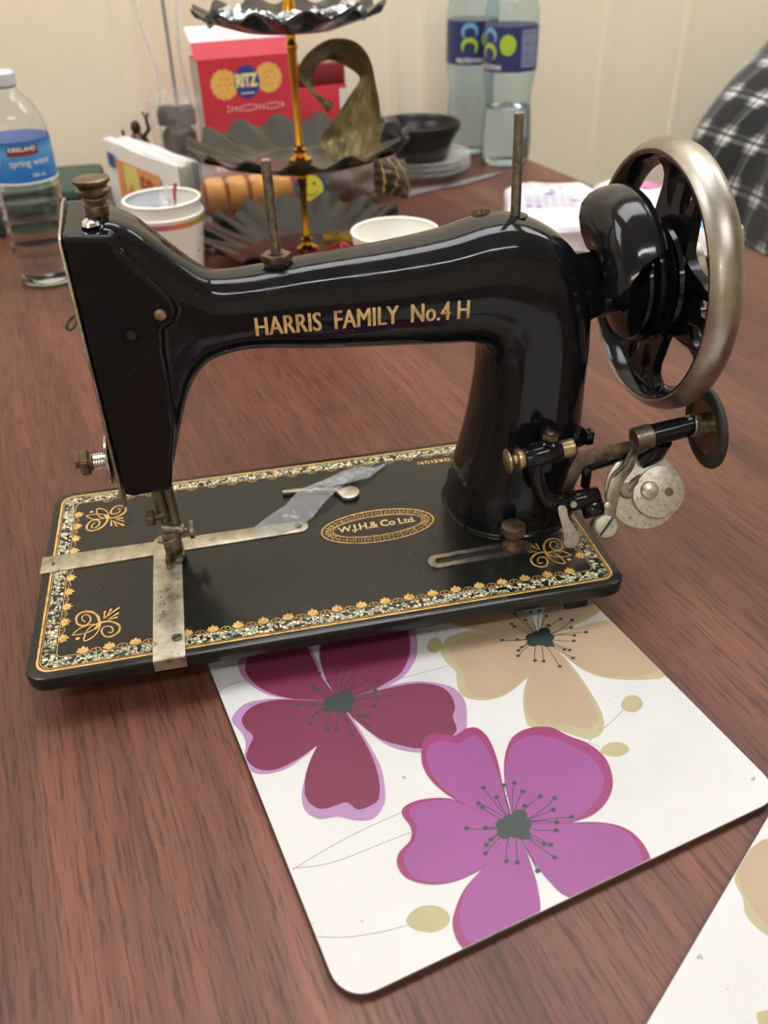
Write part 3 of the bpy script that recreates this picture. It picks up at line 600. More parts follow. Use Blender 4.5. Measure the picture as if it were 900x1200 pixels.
# head block, its front a plane that ends in the sloping shoulder edge
hd = [(.0556, .217), (.0565, .0815), (.0600, .0800), (.0785, .0805), (.0805, .0830), (.0835, .1000), (.0870, .1150), (.0885, .1400), (.0888, .1580), (.0900, .1680), (.0950, .1700), (.0980, .1760), (.0960, .1820), (.0905, .1900), (.0850, .1960), (.0800, .2035), (.0775, .2090), (.0762, .2155)]
yF, yB = .0668, .1085
vs = []
for x, z in hd:
    vs.append((x, yF, z - (.0030 if z > .2 and x < .078 else 0)))
for x, z in hd: vs.append((min(x, .1) if z < .19 else x, yB, z + (.0015 if z > .2 and x < .078 else 0)))
n = len(hd); tri = tessellate_polygon([[Vector((x, z, 0)) for x, z in hd]])
b.add(vs, [(i, (i+1) % n, n+(i+1) % n, n+i) for i in range(n)] + [tuple(t) for t in tri] + [tuple(n+i for i in reversed(t)) for t in tri])
# boss at the top of the arm behind the big shoulder, shaft neck
b.cyl((.300, .089, .158), (.3135, .089, .158), .0190, .0168, 32)
body = b.build('arm_raw', ENAMEL)
rm = body.modifiers.new('r', 'REMESH'); rm.mode = 'VOXEL'; rm.voxel_size = .0009
s_ = body.modifiers.new('s', 'SMOOTH'); s_.iterations = 7; s_.factor = .5
body = evaluated(body, 'arm', [ENAMEL], sm)
bme = bmesh.new(); bme.from_mesh(body.data); TREE = BVHTree.FromBMesh(bme); bme.free()
vs, fs = fit_text('HARRIS  FAMILY  No.4 H', .1035, .0096, spacing=1.02)
vs, fs = densify(vs, fs, .0016)
b = MB()
for dx, dz in ((-.00028, 0), (0, .00002), (.00028, .00004)):
  out = []
  for x, y, z in vs:
    q = Vector((.1845 + x + dx, 0, .1627 + y + x * .0045)); h = TREE.ray_cast(q, Vector((0, 1, 0)))[0]; out.append((q.x, (h.y if h else .07) - .00022 - dz, q.z))
  b.add(out, fs)
b.build('arm_lettering', GOLDL, sm, smooth=0)

# --- head fittings
b = MB(); b.prism([(.0650, .0770), (.0665, .0745), (.1060, .0745), (.1085, .0775), (.1100, .2150), (.1080, .2195), (.0980, .2200), (.0665, .2140), (.0645, .2110)], 0, .0013, .0003, Matrix(((0, 0, 1, .0543), (1, 0, 0, 0), (0, 1, 0, 0), (0, 0, 0, 1)))); b.build('face_plate', NICKEL, sm)
b = MB(); b.lathe([(0, 0), (.0052, 0), (.0052, .004), (.0048, .0045), (.0054, .005), (.0048, .0055), (.0054, .006), (.0048, .0065), (.0054, .007), (.0050, .0078), (.0072, .0095), (.0074, .0108), (.0062, .0118), (.0064, .0126), (.0080, .0140), (.0081, .0152), (.0076, .0156), (0, .0158)], T(.0702, .089, .2160), 32); b.build('presser_screw_knob', TARN, sm)
b = MB(); b.lathe([(.0042, 0), (.0036, .0016), (.0018, .0026), (0, .003)], T(.0676, .0765, .2152), 20); b.build('dome_screw', CHROME, sm)
b = MB(); b.lathe([(.0032, 0), (.0024, .0012), (0, .0018)], frame((.0903, yF + .0006, .1752), (0, -1, 0)), 16); b.build('take_up_pin', BRASS, sm)
b = MB(); b.lathe([(0, 0), (.0023, 0), (.0020, .0004), (0, .0004)], frame((.0757, yF + .0001, .1670), (0, -1, 0)), 16); b.build('blank_hole', BLKM, sm)
b = MB(); b.tube(smooth_pts([(.0548, .080, .1765), (.0510, .079, .1745), (.0478, .078, .1715), (.0470, .078, .1690), (.0490, .078, .1685), (.0515, .079, .1710), (.0548, .080, .1735)], 5, False), .0007, 8); b.build('thread_guide', TARN, sm)
ty, tz = .0800, .0960
tm = lambda x: frame((x, ty, tz), (-1, 0, 0))
b = MB()
b.lathe([(0, 0), (.0095, 0), (.0135, .0008), (.0138, .0014), (.0095, .0011), (0, .0011)], tm(.0528), 32); b.lathe([(0, 0), (.0095, 0), (.0125, -.0008), (.0130, -.0003), (.0095, .0008), (0, .0008)], tm(.0503), 32)
b.build('tension_discs', CHROME, sm)
b = MB(); pts = [(.0495 - .0065 * i / 60, ty + .0042 * cos(i * .55) , tz + .0042 * sin(i * .55)) for i in range(61)]; b.tube(pts, .00055, 6); b.build('tension_spring', CHROME, sm)
b = MB(); b.cyl((.0545, ty, tz), (.0345, ty, tz), .0018, seg=12); b.build('tension_stud', TARN, sm)
b = MB(); pr_ = [(0, 0), (.0062, 0)]
def knurl(b, p0, d, r, l, n=28, depth=.06):
    vs = []; M = frame(p0, d); fs = []; m = n * 2
    rings = [(r * .82, 0), (r, l * .15), (r, l * .85), (r * .82, l)]
    for rr, z in rings:
        for i in range(m): q = 2 * pi * i / m; k = rr * (1 - depth * (i % 2)); vs.append((k * cos(q), k * sin(q), z))
    for a in range(3):
        for i in range(m): fs.append((a*m+i, a*m+(i+1) % m, (a+1)*m+(i+1) % m, (a+1)*m+i))
    fs += [tuple(reversed(range(m))), tuple(range(3*m, 4*m))]; b.add(vs, fs, M)
b = MB(); knurl(b, (.0415, ty, tz), (-1, 0, 0), .0064, .0048); b.cyl((.0368, ty, tz), (.0345, ty, tz), .0030, .0022, 12); b.cyl((.0432, ty, tz), (.0414, ty, tz), .0042, seg=16); b.build('tension_nut', RUST, sm)
# bars under the head
b = MB(); b.cyl((.0705, .086, .0820), (.0718, .086, .0500), .0040, .0040, 18, .0005); b.build('presser_bar', BROWNP, sm)
b = MB(); b.cyl((.0765, .082, .0820), (.0775, .082, .0490), .0026, .0026, 16, .0004); nb = b.build('needle_bar', BROWNP, sm)
b = MB(); b.cyl((.0768, .0815, .0490), (.0768, .0815, .0285), .0005, .0003, 8); b.build('needle', CHROME, nb)
b = MB(); knurl(b, (.0668, .082, .0555), (-1, 0, 0), .0046, .0046, 16); b.cyl((.0716, .083, .0555), (.0665, .082, .0555), .0020, seg=12); b.build('needle_clamp_screw', RUST, sm)
b = MB(); b.cyl((.0690, .083, .0470), (.0812, .0815, .0450), .0034, seg=18, bev=.0004); b.cyl((.0810, .0815, .0450), (.0840, .0812, .0445), .0014, seg=10)
b.build('foot_clamp', STEEL, sm)
b = MB(); knurl(b, (.0836, .0812, .0447), (1, -.02, -.02), .0052, .0030, 30, .04); b.build('foot_clamp_screw', STEEL, sm)
b = MB()
b.box((.0685, .0775, .0345), (.0785, .0845, .0465), None, .0012)
b.prism([(.0685, .0690), (.0715, .0690), (.0722, .0780), (.0722, .0860), (.0685, .0860)], BZ + .0017, BZ + .0042, .0006)
b.prism([(.0742, .0740), (.0778, .0735), (.0790, .0780), (.0785, .0860), (.0740, .0860)], BZ + .0017, BZ + .0050, .0008)
b.box((.0685, .0800, .0300), (.0785, .0855, .0350), None, .0008); b.tube([(.0660, .0775, .0425), (.068, .077, .0415), (.073, .0765, .0415), (.0765, .0765, .0440), (.077, .077, .049)], .0008, 8)
b.build('presser_foot', STEEL, sm)
b = MB(); b.box((.0686, .0690, BZ + .0042), (.0716, .0765, BZ + .0070), None, .0006); b.build('foot_toe', TARN, sm)
b = MB(); b.box((.0744, .0736, BZ + .0048), (.0780, .0770, BZ + .0064), None, .0006); b.build('foot_toe', TARN, sm)
# spool pins
def hexnut(b, M, r, h): b.prism([(r * cos(pi/3*i), r * sin(pi/3*i)) for i in range(6)], 0, h, h * .22, M)
zt = lambda x: (TREE.ray_cast(Vector((x, .0885, .3)), Vector((0, 0, -1)))[0] or Vector((0, 0, .19))).z
z1 = zt(.1472)
b = MB(); hexnut(b, T(.1472, .0885, z1 + .0008), .0076, .0042); b.lathe([(.0060, 0), (.0064, .001), (.0055, .0016), (.0038, .0018), (.0038, .0060), (.003, .0062), (0, .0062)], T(.1472, .0885, z1 - .0006), 24); sp = b.build('spool_pin_nut', TARN, sm)
b = MB(); b.cyl((.1472, .0885, z1 + .005), (.1466, .0885, z1 + .0475), .0025, .0023, 16, .0005); b.build('spool_pin', STEEL, sm)
z2 = zt(.2662)
b = MB(); b.cyl((.2662, .0885, z2 - .001), (.2650, .0885, z2 + .0470), .0025, .0023, 16, .0005); b.build('spool_pin', STEEL, sm)
b = MB(); b.lathe([(.0060, 0), (.0060, .0006), (.0035, .0009), (.0030, .0009)], T(.2662, .0885, z2 - .0006), 24); b.build('spool_pin_socket', ENAMEL, sm)
z3 = zt(.252)
b = MB(); knurl(b, (.2520, .0990, z3 - .0035), (0, .55, 1), .0046, .0042, 18); b.cyl((.2520, .0965, z3 - .009), (.2520, .0995, z3 - .0025), .0026, seg=12); b.build('oil_cap', RUST, sm)

# --- drive: neck, hood, pulley, hand wheel (axis along X)
AX = lambda x: frame((x, .089, .158), (1, 0, 0))
b = MB(); b.lathe([(0, 0), (.0165, 0), (.0170, .001), (.0170, .004), (.0155, .0048), (.0150, .0120), (.0158, .0128), (.0158, .0180), (0, .0180)], AX(.3120), 36); b.build('shaft_neck', ENAMEL, sm)
b = MB(); b.lathe([(0, 0), (.0030, 0), (.0030, .0012), (.0024, .0016), (0, .0016)], frame((.3190, .0835, .1722), (0, -.35, 1)), 16); b.build('neck_screw', BROWNP, sm)
def hood():
    prof = [(.0165, -.0005), (.0200, -.0035), (.0270, -.0062), (.0350, -.0072), (.0415, -.0058), (.0460, -.0015), (.0485, .0050), (.0495, .0115), (.0494, .0165), (.0482, .0185),
            (.0472, .0180), (.0480, .0160), (.0481, .0115), (.0471, .0058), (.0448, .0005), (.0408, -.0035), (.0350, -.0050), (.0280, -.0042), (.0215, -.0010), (.0180, .0015)]
    b = MB(); seg = 44; K = len(prof); vs = []; fs = []
    for i in range(seg + 1):
        q = i / seg; a = radians(22 + 84 * q)
        for n_, (r, x) in enumerate(prof):
            a_ = a + (radians(16) * (1 - q) * max(0, min(1, (x + .0072) / .0257)) - radians(12) * (1 - q) * max(0, 1 - (x + .0072) / .012))
            vs.append((.3115 + x, .089 - r * cos(a_), .158 + r * sin(a_)))
    for i in range(seg):
        for k in range(K): fs.append((i*K+k, i*K+(k+1) % K, (i+1)*K+(k+1) % K, (i+1)*K+k))
    fs += [tuple(range(K)), tuple(seg*K + k for k in reversed(range(K)))]
    b.add(vs, fs); return b
hood().build('belt_guard', ENAMEL, sm, smooth=60)
b = MB(); b.lathe([(0, 0), (.0180, 0), (.0255, .0012), (.0295, .0028), (.0302, .0042), (.0265, .0055), (.0265, .0070), (.0312, .0082), (.0316, .0105), (.0280, .0116), (.0280, .0130), (.0318, .0142), (.0320, .0160), (.0280, .0175), (0, .0175)], AX(.3265), 64); b.build('pulley', ENAMEL, sm, smooth=30)
R_o = .0705; WX = .3405
b = MB(); b.lathe([(.0636, .0006), (.0650, 0), (.0668, .0012), (.0690, .0042), (.0703, .0082), (.0700, .0125), (.0685, .0155), (.0662, .0172), (.0640, .0174), (.0630, .0150), (.0630, .0030)], AX(WX), 96, closed=True); wr = b.build('wheel_rim', RIMN, sm, smooth=50)
b = MB(); b.lathe([(.0640, .0012), (.0628, .0005), (.0618, .0018), (.0600, .0060), (.0585, .0100), (.0580, .0135), (.0600, .0170), (.0634, .0185)], AX(WX), 96, closed=True); b.build('wheel_inner_ring', ENAMEL, sm, smooth=50)
def sector(A):
    # one casting quarter of the wheel web: two slots leave three spokes; wide rounded gaps between quarters
    half = [(.0190, .785), (.0300, .785), (.0315, .69), (.0355, .56), (.0420, .44), (.0470, .365), (.0520, .345), (.0560, .365), (.0590, .42), (.0615, .52)]
    out = [(r, a) for r, a in half] + [(.0625, a) for a in (.45, .3, .15, 0, -.15, -.3, -.45)] + [(r, -a) for r, a in reversed(half)] + [(.0190, a) for a in (-.5, -.25, 0, .25, .5)]
    def P(r, a): a += A; return (-r * cos(a), r * sin(a))
    loops = [[P(r, a) for r, a in out]]
    for sg in (-1, 1):
        h = []
        for i in range(18):
            q = 2 * pi * i / 18; r = .0478 + .0105 * cos(q); w = .0048 + .0012 * cos(q); h.append(P(r, sg * .165 + w * .86 * sin(q) / r))
        loops.append(h)
    flat_ = [p for l in loops for p in l]; tri = tessellate_polygon([[Vector((x, y, 0)) for x, y in l] for l in loops]); n = len(flat_)
    def bulge(p): r = (p[0]**2 + p[1]**2) ** .5; return .0015 * max(0, (r - .052) / .010)
    vs = [(WX + .0085 - bulge(p), .089 + p[0], .158 + p[1]) for p in flat_] + [(WX + .0140 + bulge(p), .089 + p[0], .158 + p[1]) for p in flat_]
    fs = [tuple(t) for t in tri] + [tuple(n + i for i in reversed(t)) for t in tri]; o = 0
    for l in loops:
        m = len(l); fs += [(o+i, o+(i+1) % m, n+o+(i+1) % m, n+o+i) for i in range(m)]; o += m
    b = MB(); b.add(vs, fs); return b
for g in range(4):
    o = sector(pi/2 * g + radians(82)).build('spoke_quarter', ENAMEL, sm, smooth=30)
    md = o.modifiers.new('bev', 'BEVEL'); md.width = .0012; md.segments = 3; md.limit_method = 'ANGLE'; md.angle_limit = radians(50)
b = MB(); b.lathe([(0, 0), (.0300, 0), (.0310, .002), (.0300, .0040), (.0225, .0055), (.0200, .0080), (.0200, .0120), (.0170, .0150), (.0170, .0190), (0, .0190)], AX(WX + .0046), 48); b.build('wheel_hub', ENAMEL, sm, smooth=35)
b = MB(); knurl(b, (.3600, .089, .158), (1, 0, 0), .0215, .0060, 40, .02); b.lathe([(0, 0), (.009, 0), (.008, .003), (0, .004)], AX(.3660), 24); b.build('clutch_nut', PLATE, sm)

# --- bobbin winder
by = .045
b = MB()
b.cyl((.2630, by, .0845), (.2835, by, .0868), .0060, .0060, 24, .0008)
b.tube(smooth_pts([(.2690, .0435, .0820), (.2697, .0430, .0760), (.2715, .0425, .0680), (.2745, .0422, .0610), (.2800, .0420, .0560), (.2880, .0420, .0540), (.2970, .0420, .0545), (.3050, .0420, .0550)], 5, False), [.0042]*18 + [.0046]*18, 16)
b.cyl((.2885, .0420, .0540), (.3070, .0420, .0556), .0056, .0056, 22, .0006)
b.cyl((.3030, .0440, .0545), (.3040, .0360, .0460), .0060, .0065, 18, .0006)
b.build('winder_bracket', ENAMEL, sm, smooth=50)
b = MB(); b.cyl((.2830, by, .0868), (.2905, by, .0876), .0050, .0050, 22, .0006); b.build('pivot_bush', BRASS, sm)
b = MB(); b.lathe([(0, 0), (.0058, 0), (.0066, .0006), (.0066, .0014), (.0040, .0024), (.0026, .0040), (.0030, .0054), (.0054, .0062), (.0056, .0078), (.0048, .0096), (0, .0096)], frame((.2532, by, .0842), (1, 0, .08)), 26); b.build('pivot_knob', BRASS, sm)
b = MB(); b.tube([(.2770, .0480, .0905), (.2800, .0560, .0920), (.2830, .066, .0905)], [.0048, .0052, .006], 14); b.lathe([(0, 0), (.0056, 0), (.0060, .0012), (.005, .0022), (0, .0022)], T(.2775, .0465, .0910), 20); b.build('mount_lug', ENAMEL, sm)
b = MB(); hexnut(b, T(.2775, .0465, .0932), .0046, .0030); b.lathe([(0, 0), (.0026, 0), (.0026, .0016), (.002, .002), (0, .002)], T(.2775, .0465, .0960), 14); b.build('mount_nut', TARN, sm)
XZ = lambda y: Matrix(((1, 0, 0, 0), (0, 0, -1, y), (0, 1, 0, 0), (0, 0, 0, 1)))   # prism outlines in the XZ plane, thickness toward -Y
def xz(b, pts, y, t, bev=.0002):
    a = sum(p[0]*q[1] - q[0]*p[1] for p, q in zip(pts, pts[1:] + pts[:1]))
    b.prism(pts if a > 0 else pts[::-1], 0, t, bev, XZ(y))
b = MB(); xz(b, [(.2955, .0805), (.3280, .0832), (.3290, .0735), (.3080, .0728), (.3004, .0712), (.2945, .0548), (.2890, .0565), (.2915, .0700)], .0505, .0012); b.build('winder_spring_plate', BROWNP, sm)
b = MB(); b.box((.3010, .0500, .0560), (.3058, .0530, .0690), None, .0005); b.box((.2950, .0560, .0800), (.2990, .0620, .0885), None, .0006); b.box((.3030, .0560, .0800), (.3075, .0620, .0875), None, .0006)
b.tube([(.2990, .0560, .0660), (.3150, .0545, .0700), (.3290, .0520, .0760)], .0040, 12); b.tube([(.3420, .0460, .0830), (.3410, .0480, .0740), (.3340, .0500, .0690)], [.0060, .0052, .0050], 14); b.tube([(.3000, .0600, .0840), (.2980, .0680, .0800), (.2960, .0740, .0760)], .0060, 12)
b.build('winder_frame', ENAMEL, sm, smooth=50)
b = MB(); b.cyl((.3345, by, .0878), (.3575, by, .0910), .0062, .0058, 28, .0004); b.build('spindle_housing', ENAMEL, sm)
b = MB()
for i in range(7): b.lathe([(.0052, 0), (.0066, .0002), (.0066, .0009), (.0052, .0011)], frame((.3258 + i*.00125, by, .0868 + i*.00017), (1, 0, .137)), 24)
b.lathe([(.0046, 0), (.0064, 0), (.0064, .0095), (.0046, .0095)], frame((.3250, by, .0867), (1, 0, .137)), 24, closed=True); b.build('worm_sleeve', BROWNP, sm)
b = MB(); b.cyl((.3570, by, .0909), (.3655, by, .0900), .0062, .0068, 24, .0005); b.build('spindle_collar', NICKEL, sm)
RX = frame((.3640, by, .0885), (1, -.08, .08))
b = MB(); b.lathe([(0, .001), (.0060, .001), (.0120, .0018), (.0150, .0012), (.0163, .0014), (.0163, .0050), (0, .0050)], RX, 40); b.build('friction_disc', TARN, sm)
b = MB(); b.lathe([(.0160, .0008), (.0185, .0003), (.0215, .0005), (.0228, .0014), (.0232, .0027), (.0228, .0040), (.0215, .0050), (.0185, .0052), (.0160, .0048)], RX, 56, closed=True); b.build('rubber_ring', RUBBER, sm, smooth=60)
dn = Vector((-.10, -.80, .58)).normalized()
dc = Vector((.3325, .0400, .0562))
DM = frame(dc, dn, (1, 0, 0))
b = MB(); vs = []; n_ = 96
o = [((.0216 - (.00035 if i % 2 else 0)) * cos(2*pi*i/n_), (.0216 - (.00035 if i % 2 else 0)) * sin(2*pi*i/n_)) for i in range(n_)]
b.prism(o, -.0008, .0010, .0002, DM); gw = b.build('gear_disc', DISCM, sm, smooth=30)
def dpt(px, py, z=0): return DM @ Vector((px, py, z))
hc = []
for i in range(40):
    a = 2*pi*i/40; r = .0150 - .0022 * max(0, cos(a - pi*.75)) ** 3; hc.append((.0072 + r * cos(a), -.0018 + r * .98 * sin(a)))
b = MB(); b.prism(hc, .0016, .0036, .0004, DM); b.build('heart_cam', DISCM, sm)
b = MB(); b.lathe([(0, 0), (.0047, 0), (.0051, .0010), (.0047, .0024), (.0030, .0031), (0, .0033)], DM @ T(.0022, -.0006, .0036), 24); b.build('cam_stud', PLATE, sm)
b = MB(); b.lathe([(.0014, .0002), (.0024, 0), (.0025, .0003), (.0016, .0004)], DM @ T(.0130, -.0030, .0036), 16, closed=True); b.poly(ell(.0130, -.0030, .0022, .0022, 16), .0037, DM); b.build('cam_hole', TARN, sm)
b = MB(); b.lathe([(0, 0), (.0042, 0), (.0044, .0008), (.0040, .0016), (0, .0018)], DM @ T(-.0095, .0010, .0016), 20); b.tube([dpt(-.0095, .0010, .002), dpt(-.004, .0055, .002), dpt(-.001, .0085, .002)], [.0022, .0022, .0008], 8); b.build('follower', BROWNP, sm)
arm_o = [(-.0270, -.0160), (-.0235, -.0185), (-.0205, -.0150), (-.0175, -.0060), (-.0130, .0045), (-.0060, .0120), (-.0015, .0205), (-.0012, .0235), (-.0040, .0245), (-.0065, .0215), (-.0105, .0150), (-.0175, .0100), (-.0215, .0030), (-.0250, -.0080)]
b = MB(); b.prism(smooth_pts(arm_o, 4), .0052, .0064, .0003, DM); b.tube([dpt(-.0175, .010, .0058), dpt(-.0105, .0150, .0070), dpt(-.0060, .0215, .0066)], .0013, 8); b.build('guide_arm', BROWNP, sm)
b = MB(); b.poly(ell(-.0036, .0212, .0011, .0011, 10), .0065, DM); b.build('guide_eye', BLKM, sm, smooth=0)
b = MB(); b.lathe([(0, -.010), (.0056, -.010), (.0056, 0), (.0066, .0006), (.0068, .0022), (.0060, .0034), (0, .0040)], DM @ T(-.0262, -.0165, .0060), 26); o = b.build('slotted_pivot_screw', PLATE, sm)
b = MB(); b.box((-.0058, -.0006, .0030), (.0058, .0006, .0042), DM @ T(-.0262, -.0165, .0060, .8)); b.build('screw_slot', BLKM, o)
b = MB(); b.lathe([(0, 0), (.0020, 0), (.0018, .0010), (0, .0014)], DM @ T(-.0232, -.0055, .0064), 12); b.lathe([(0, 0), (.0020, 0), (.0018, .0012), (0, .0014)], frame((.2900, .0365, .0565), (0, -1, .2)), 12); b.build('small_screw', PLATE, sm)
b = MB(); xz(b, smooth_pts([(.2812, .0560), (.2855, .0560), (.2880, .0480), (.2935, .0385), (.2960, .0320), (.2945, .0275), (.2905, .0268), (.2872, .0300), (.2862, .0380), (.2835, .0470)], 4), .0365, .0013, .0004); b.build('release_lever', mottled('pale_lever_metal', [(.3, '#aaa596'), (.5, '#cdc8bb'), (.7, '#dedacf')], .35, .35, 300), sm)

# --- loose piece and tape lying on the bed
b = MB(); o = ell(.1795, .1180, .0068, .0068, 18, -2.3, 1.9) + [(.1740, .1268), (.1600, .1292), (.1400, .1304), (.1392, .1290), (.1400, .1270), (.1600, .1256), (.1715, .1222)]
b.prism(o, BZ + .0004, BZ + .0032, .0006); b.lathe([(0, 0), (.0023, 0), (.0020, .0003), (0, .0003)], T(.1778, .1125 + .003, BZ + .0032), 14)
b.mi = [0] * len(b.f)
o_ = b.build('loose_lever', NICKEL); tag(o_, 'small loose nickel lever with a round eyed end taped onto the machine bed', 'machine part'); rehome(o_, T(.16, .125, BZ + .0004))
b = MB(); b.poly(ell(.1778, .1150, .0017, .0015, 14), BZ + .00335); eye = b.build('eye_hole', BLKM, None, smooth=0); eye.parent = o_; eye.matrix_parent_inverse = mw(o_).inverted()
TAPE = bpy.data.materials.new('cloudy_tape'); TAPE.use_nodes = True; nt = TAPE.node_tree
tb = nt.nodes['Principled BSDF']; tb.inputs['Base Color'].default_value = (.45, .46, .47, 1); tb.inputs['Roughness'].default_value = .2
nn = nt.nodes.new('ShaderNodeTexNoise'); nn.inputs['Scale'].default_value = 90; nn.inputs['Detail'].default_value = 8; nn.inputs['Roughness'].default_value = .75
cc = nt.nodes.new('ShaderNodeTexCoord'); nt.links.new(cc.outputs['Object'], nn.inputs[0])
rr = nt.nodes.new('ShaderNodeValToRGB'); rr.color_ramp.elements[0].position = .52; rr.color_ramp.elements[0].color = (.20,)*3 + (1,); rr.color_ramp.elements[1].position = .62; rr.color_ramp.elements[1].color = (.62,)*3 + (1,)
nt.links.new(nn.outputs[0], rr.inputs[0]); nt.links.new(rr.outputs[0], tb.inputs['Alpha'])
def tape(pts, z, name, label):
    # sheet with thickness, draped slightly
    b = MB(); b.prism(pts, 0, .00012); o = b.build(name, TAPE, None, smooth=0)
    for v in o.data.vertices:
        h = max(0, 1 - ((v.co.x - .168) ** 2 + (v.co.y - .126) ** 2) ** .5 / .03); v.co.z += z + .0034 * min(1, h * 2)
    tag(o, label, 'tape'); rehome(o, T(pts[0][0], pts[0][1], z)); return o
tape([(.1180, .0870), (.1300, .0860), (.1420, .0900), (.1535, .0985), (.1620, .1080), (.1700, .1165), (.1790, .1260), (.1880, .1340), (.2000, .1450), (.1930, .1490), (.1800, .1420), (.1670, .1330), (.1500, .1270), (.1400, .1160), (.1300, .1080), (.1200, .0990)], BZ + .0010, 'clear_tape', 'long strip of cloudy clear tape stuck diagonally across the machine bed and long plate')
tape([(.1600, .1285), (.1680, .1245), (.1800, .1250), (.1950, .1320), (.2110, .1470), (.2000, .1440), (.1850, .1370), (.1700, .1330)], BZ + .0015, 'folded_tape', 'short whitish folded flap of tape over the loose nickel lever')
# ------------------------------------------------------------------ things on the far half of the table
CLEAR = mat('clear_plastic', (.93, .96, .97), .06, 0, trans=1, ior=1.32)
CLEARB = mat('clear_blue_plastic', (.80, .90, .95), .07, 0, trans=1, ior=1.32)
WATER = mat('water', (.97, .99, 1), .0, 0, trans=1, ior=1.33)
CAPW = mat('white_cap', (.62, .64, .67), .4)
WHITE = mat('white_paper', (.88, .87, .85), .6)
def film(name, col, lo, hi, scale, rough=.15):
    m = mat(name, col, rough); v = coords(m); L(m, ramp(m, noise_tex(m, v, scale, 5, .65), [(.4, (lo,)*3), (.62, (hi,)*3)]).outputs[0], P_(m, 'Alpha')); return m
FILM = film('crinkled_clear_film', (.78, .74, .68), .10, .5, 60)
CLAM = film('clear_tray_plastic', (.66, .62, .59), .08, .30, 40, .08)
BLUEL = mat('blue_label', '#2470b8', .4)
def _bl():
    m = BLUEL; tc = N(m, 'ShaderNodeTexCoord'); s = N(m, 'ShaderNodeSeparateXYZ'); L(m, tc.outputs['Generated'], s.inputs[0])
    L(m, ramp(m, s.outputs[2], [(0, '#1d6fc4'), (.45, '#2f86d2'), (.75, '#5aa6dc'), (1, '#2c5fb2')]).outputs[0], P_(m, 'Base Color'))
_bl()
NAVY = mat('navy_label', '#2c3568', .4); PRW = mat('print_white', (.85, .85, .83), .5); LIME = mat('lime_print', '#a9c63a', .45); PRB = mat('print_black', (.02, .02, .025), .5); PRR = mat('print_red', '#b02030', .5); SKY = mat('print_sky', '#6fa9cf', .45); NAVYT = mat('navy_small_print', '#7c86b4', .5)
def wrapgeo(vs, r, c, ang0, z0, lift=.0003):
    # flat lettering laid round an upright cylinder of radius r
    out = []
    for x, y, _ in vs:
        a = ang0 + x / r; out.append((c[0] + (r + lift) * cos(a), c[1] + (r + lift) * sin(a), z0 + y))
    return out
def dense_disc(rx, ry, n=24, rings=1): return ell(0, 0, rx, ry, n)
def wrap_poly(b, pts, r, c, a0, z0, lift):
    n = len(pts); K = 5; vs = [(0, 0, 0)] + [(p[0]*k/K, p[1]*k/K, 0) for k in range(1, K+1) for p in pts]
    fs = [(0, 1+i, 1+(i+1) % n) for i in range(n)] + [(1+(k-1)*n+i, 1+k*n+i, 1+k*n+(i+1) % n, 1+(k-1)*n+(i+1) % n) for k in range(1, K) for i in range(n)]
    b.add(wrapgeo(vs, r, c, a0, z0, lift), fs)
def wrap_poly_old(b, pts, r, c, a0, z0, lift): 
    t = tessellate_polygon([[Vector((p[0], p[1], 0)) for p in pts]]); b.add(wrapgeo([(p[0], p[1], 0) for p in pts], r, c, a0, z0, lift), [tuple(x) for x in t])
def wrap_rect(b, w, h, r, c, a0, z0, lift, n=8):
    vs = [(-w/2 + w*i/n, y, 0) for y in (-h/2, h/2) for i in range(n+1)]
    b.add(wrapgeo(vs, r, c, a0, z0, lift), [(i, i+1, n+2+i, n+1+i) for i in range(n)])
def wrap_text(b, txt, w, h, r, c, a0, z0, lift, **kw):
    vs, fs = fit_text(txt, w, h, **kw); b.add(wrapgeo(vs, r, c, a0, z0, lift), fs)
def bottle(name, label, c, prof, level, shell, wall=.0006, group=None):
    t = thing(name, label, 'bottle', (c[0], c[1], 0), 0, group); M = T(c[0], c[1], 0)
    inner = [(max(r - wall, .001), z + (wall if i == 0 else 0)) for i, (r, z) in enumerate(prof)]
    b = MB(); b.lathe([(0, 0.0006)] + prof + [(inner[-1][0], prof[-1][1])] + inner[::-1] + [(0, .0006 + wall)], M, 48); b.build('plastic_body', shell, t, smooth=50)
    w = [(0, .0016)]; 
    for r, z in inner:
        if z < level: w.append((r - .00015, max(z, .0016)))
    for (r0, z0), (r1, z1) in zip(inner, inner[1:]):
        if z0 < level <= z1: r = r0 + (r1-r0)*(level-z0)/(z1-z0); w.append((r - .00015, level))
    w.append((0, level)); b = MB(); b.lathe(w, M, 48); b.build('water_inside', WATER, t, smooth=40)
    return t, M
# small spring-water bottle at the left
bc = (-.0555, .655); face = atan2(-.3197 - bc[1], .115 - bc[0])
pr_ = [(.022, 0), (.028, .002), (.0305, .008), (.031, .016)]
for k in range(6): z = .020 + k * .014; pr_ += [(.0318, z), (.0324, z + .005), (.0320, z + .0090), (.0312, z + .0115)]
pr_ += [(.0322, .1050), (.0326, .1075), (.0326, .1465), (.0328, .150), (.0325, .155), (.0300, .164), (.0245, .175), (.0175, .184), (.0128, .1895), (.0125, .192), (.0125, .1975)]
wb, M = bottle('water_bottle', 'small water bottle with a blue spring water label at the left edge', bc, pr_, .110, CLEAR)
b = MB(); knurl(b, (bc[0], bc[1], .1905), (0, 0, 1), .0146, .0145, 60, .02); b.build('screw_cap', CAPW, wb)
b = MB(); b.lathe([(.0329, .1075), (.0331, .1465)], M, 64); lb = b.build('blue_label', BLUEL, wb)
b = MB(); b.lathe([(.0332, .1068), (.0332, .1088)], M, 64); b.build('label_border', PRW, lb)
b = MB(); wrap_rect(b, .030, .0085, .0332, bc, face + .12, .1385, .0002); b.build('name_panel', PRB, lb, smooth=0)
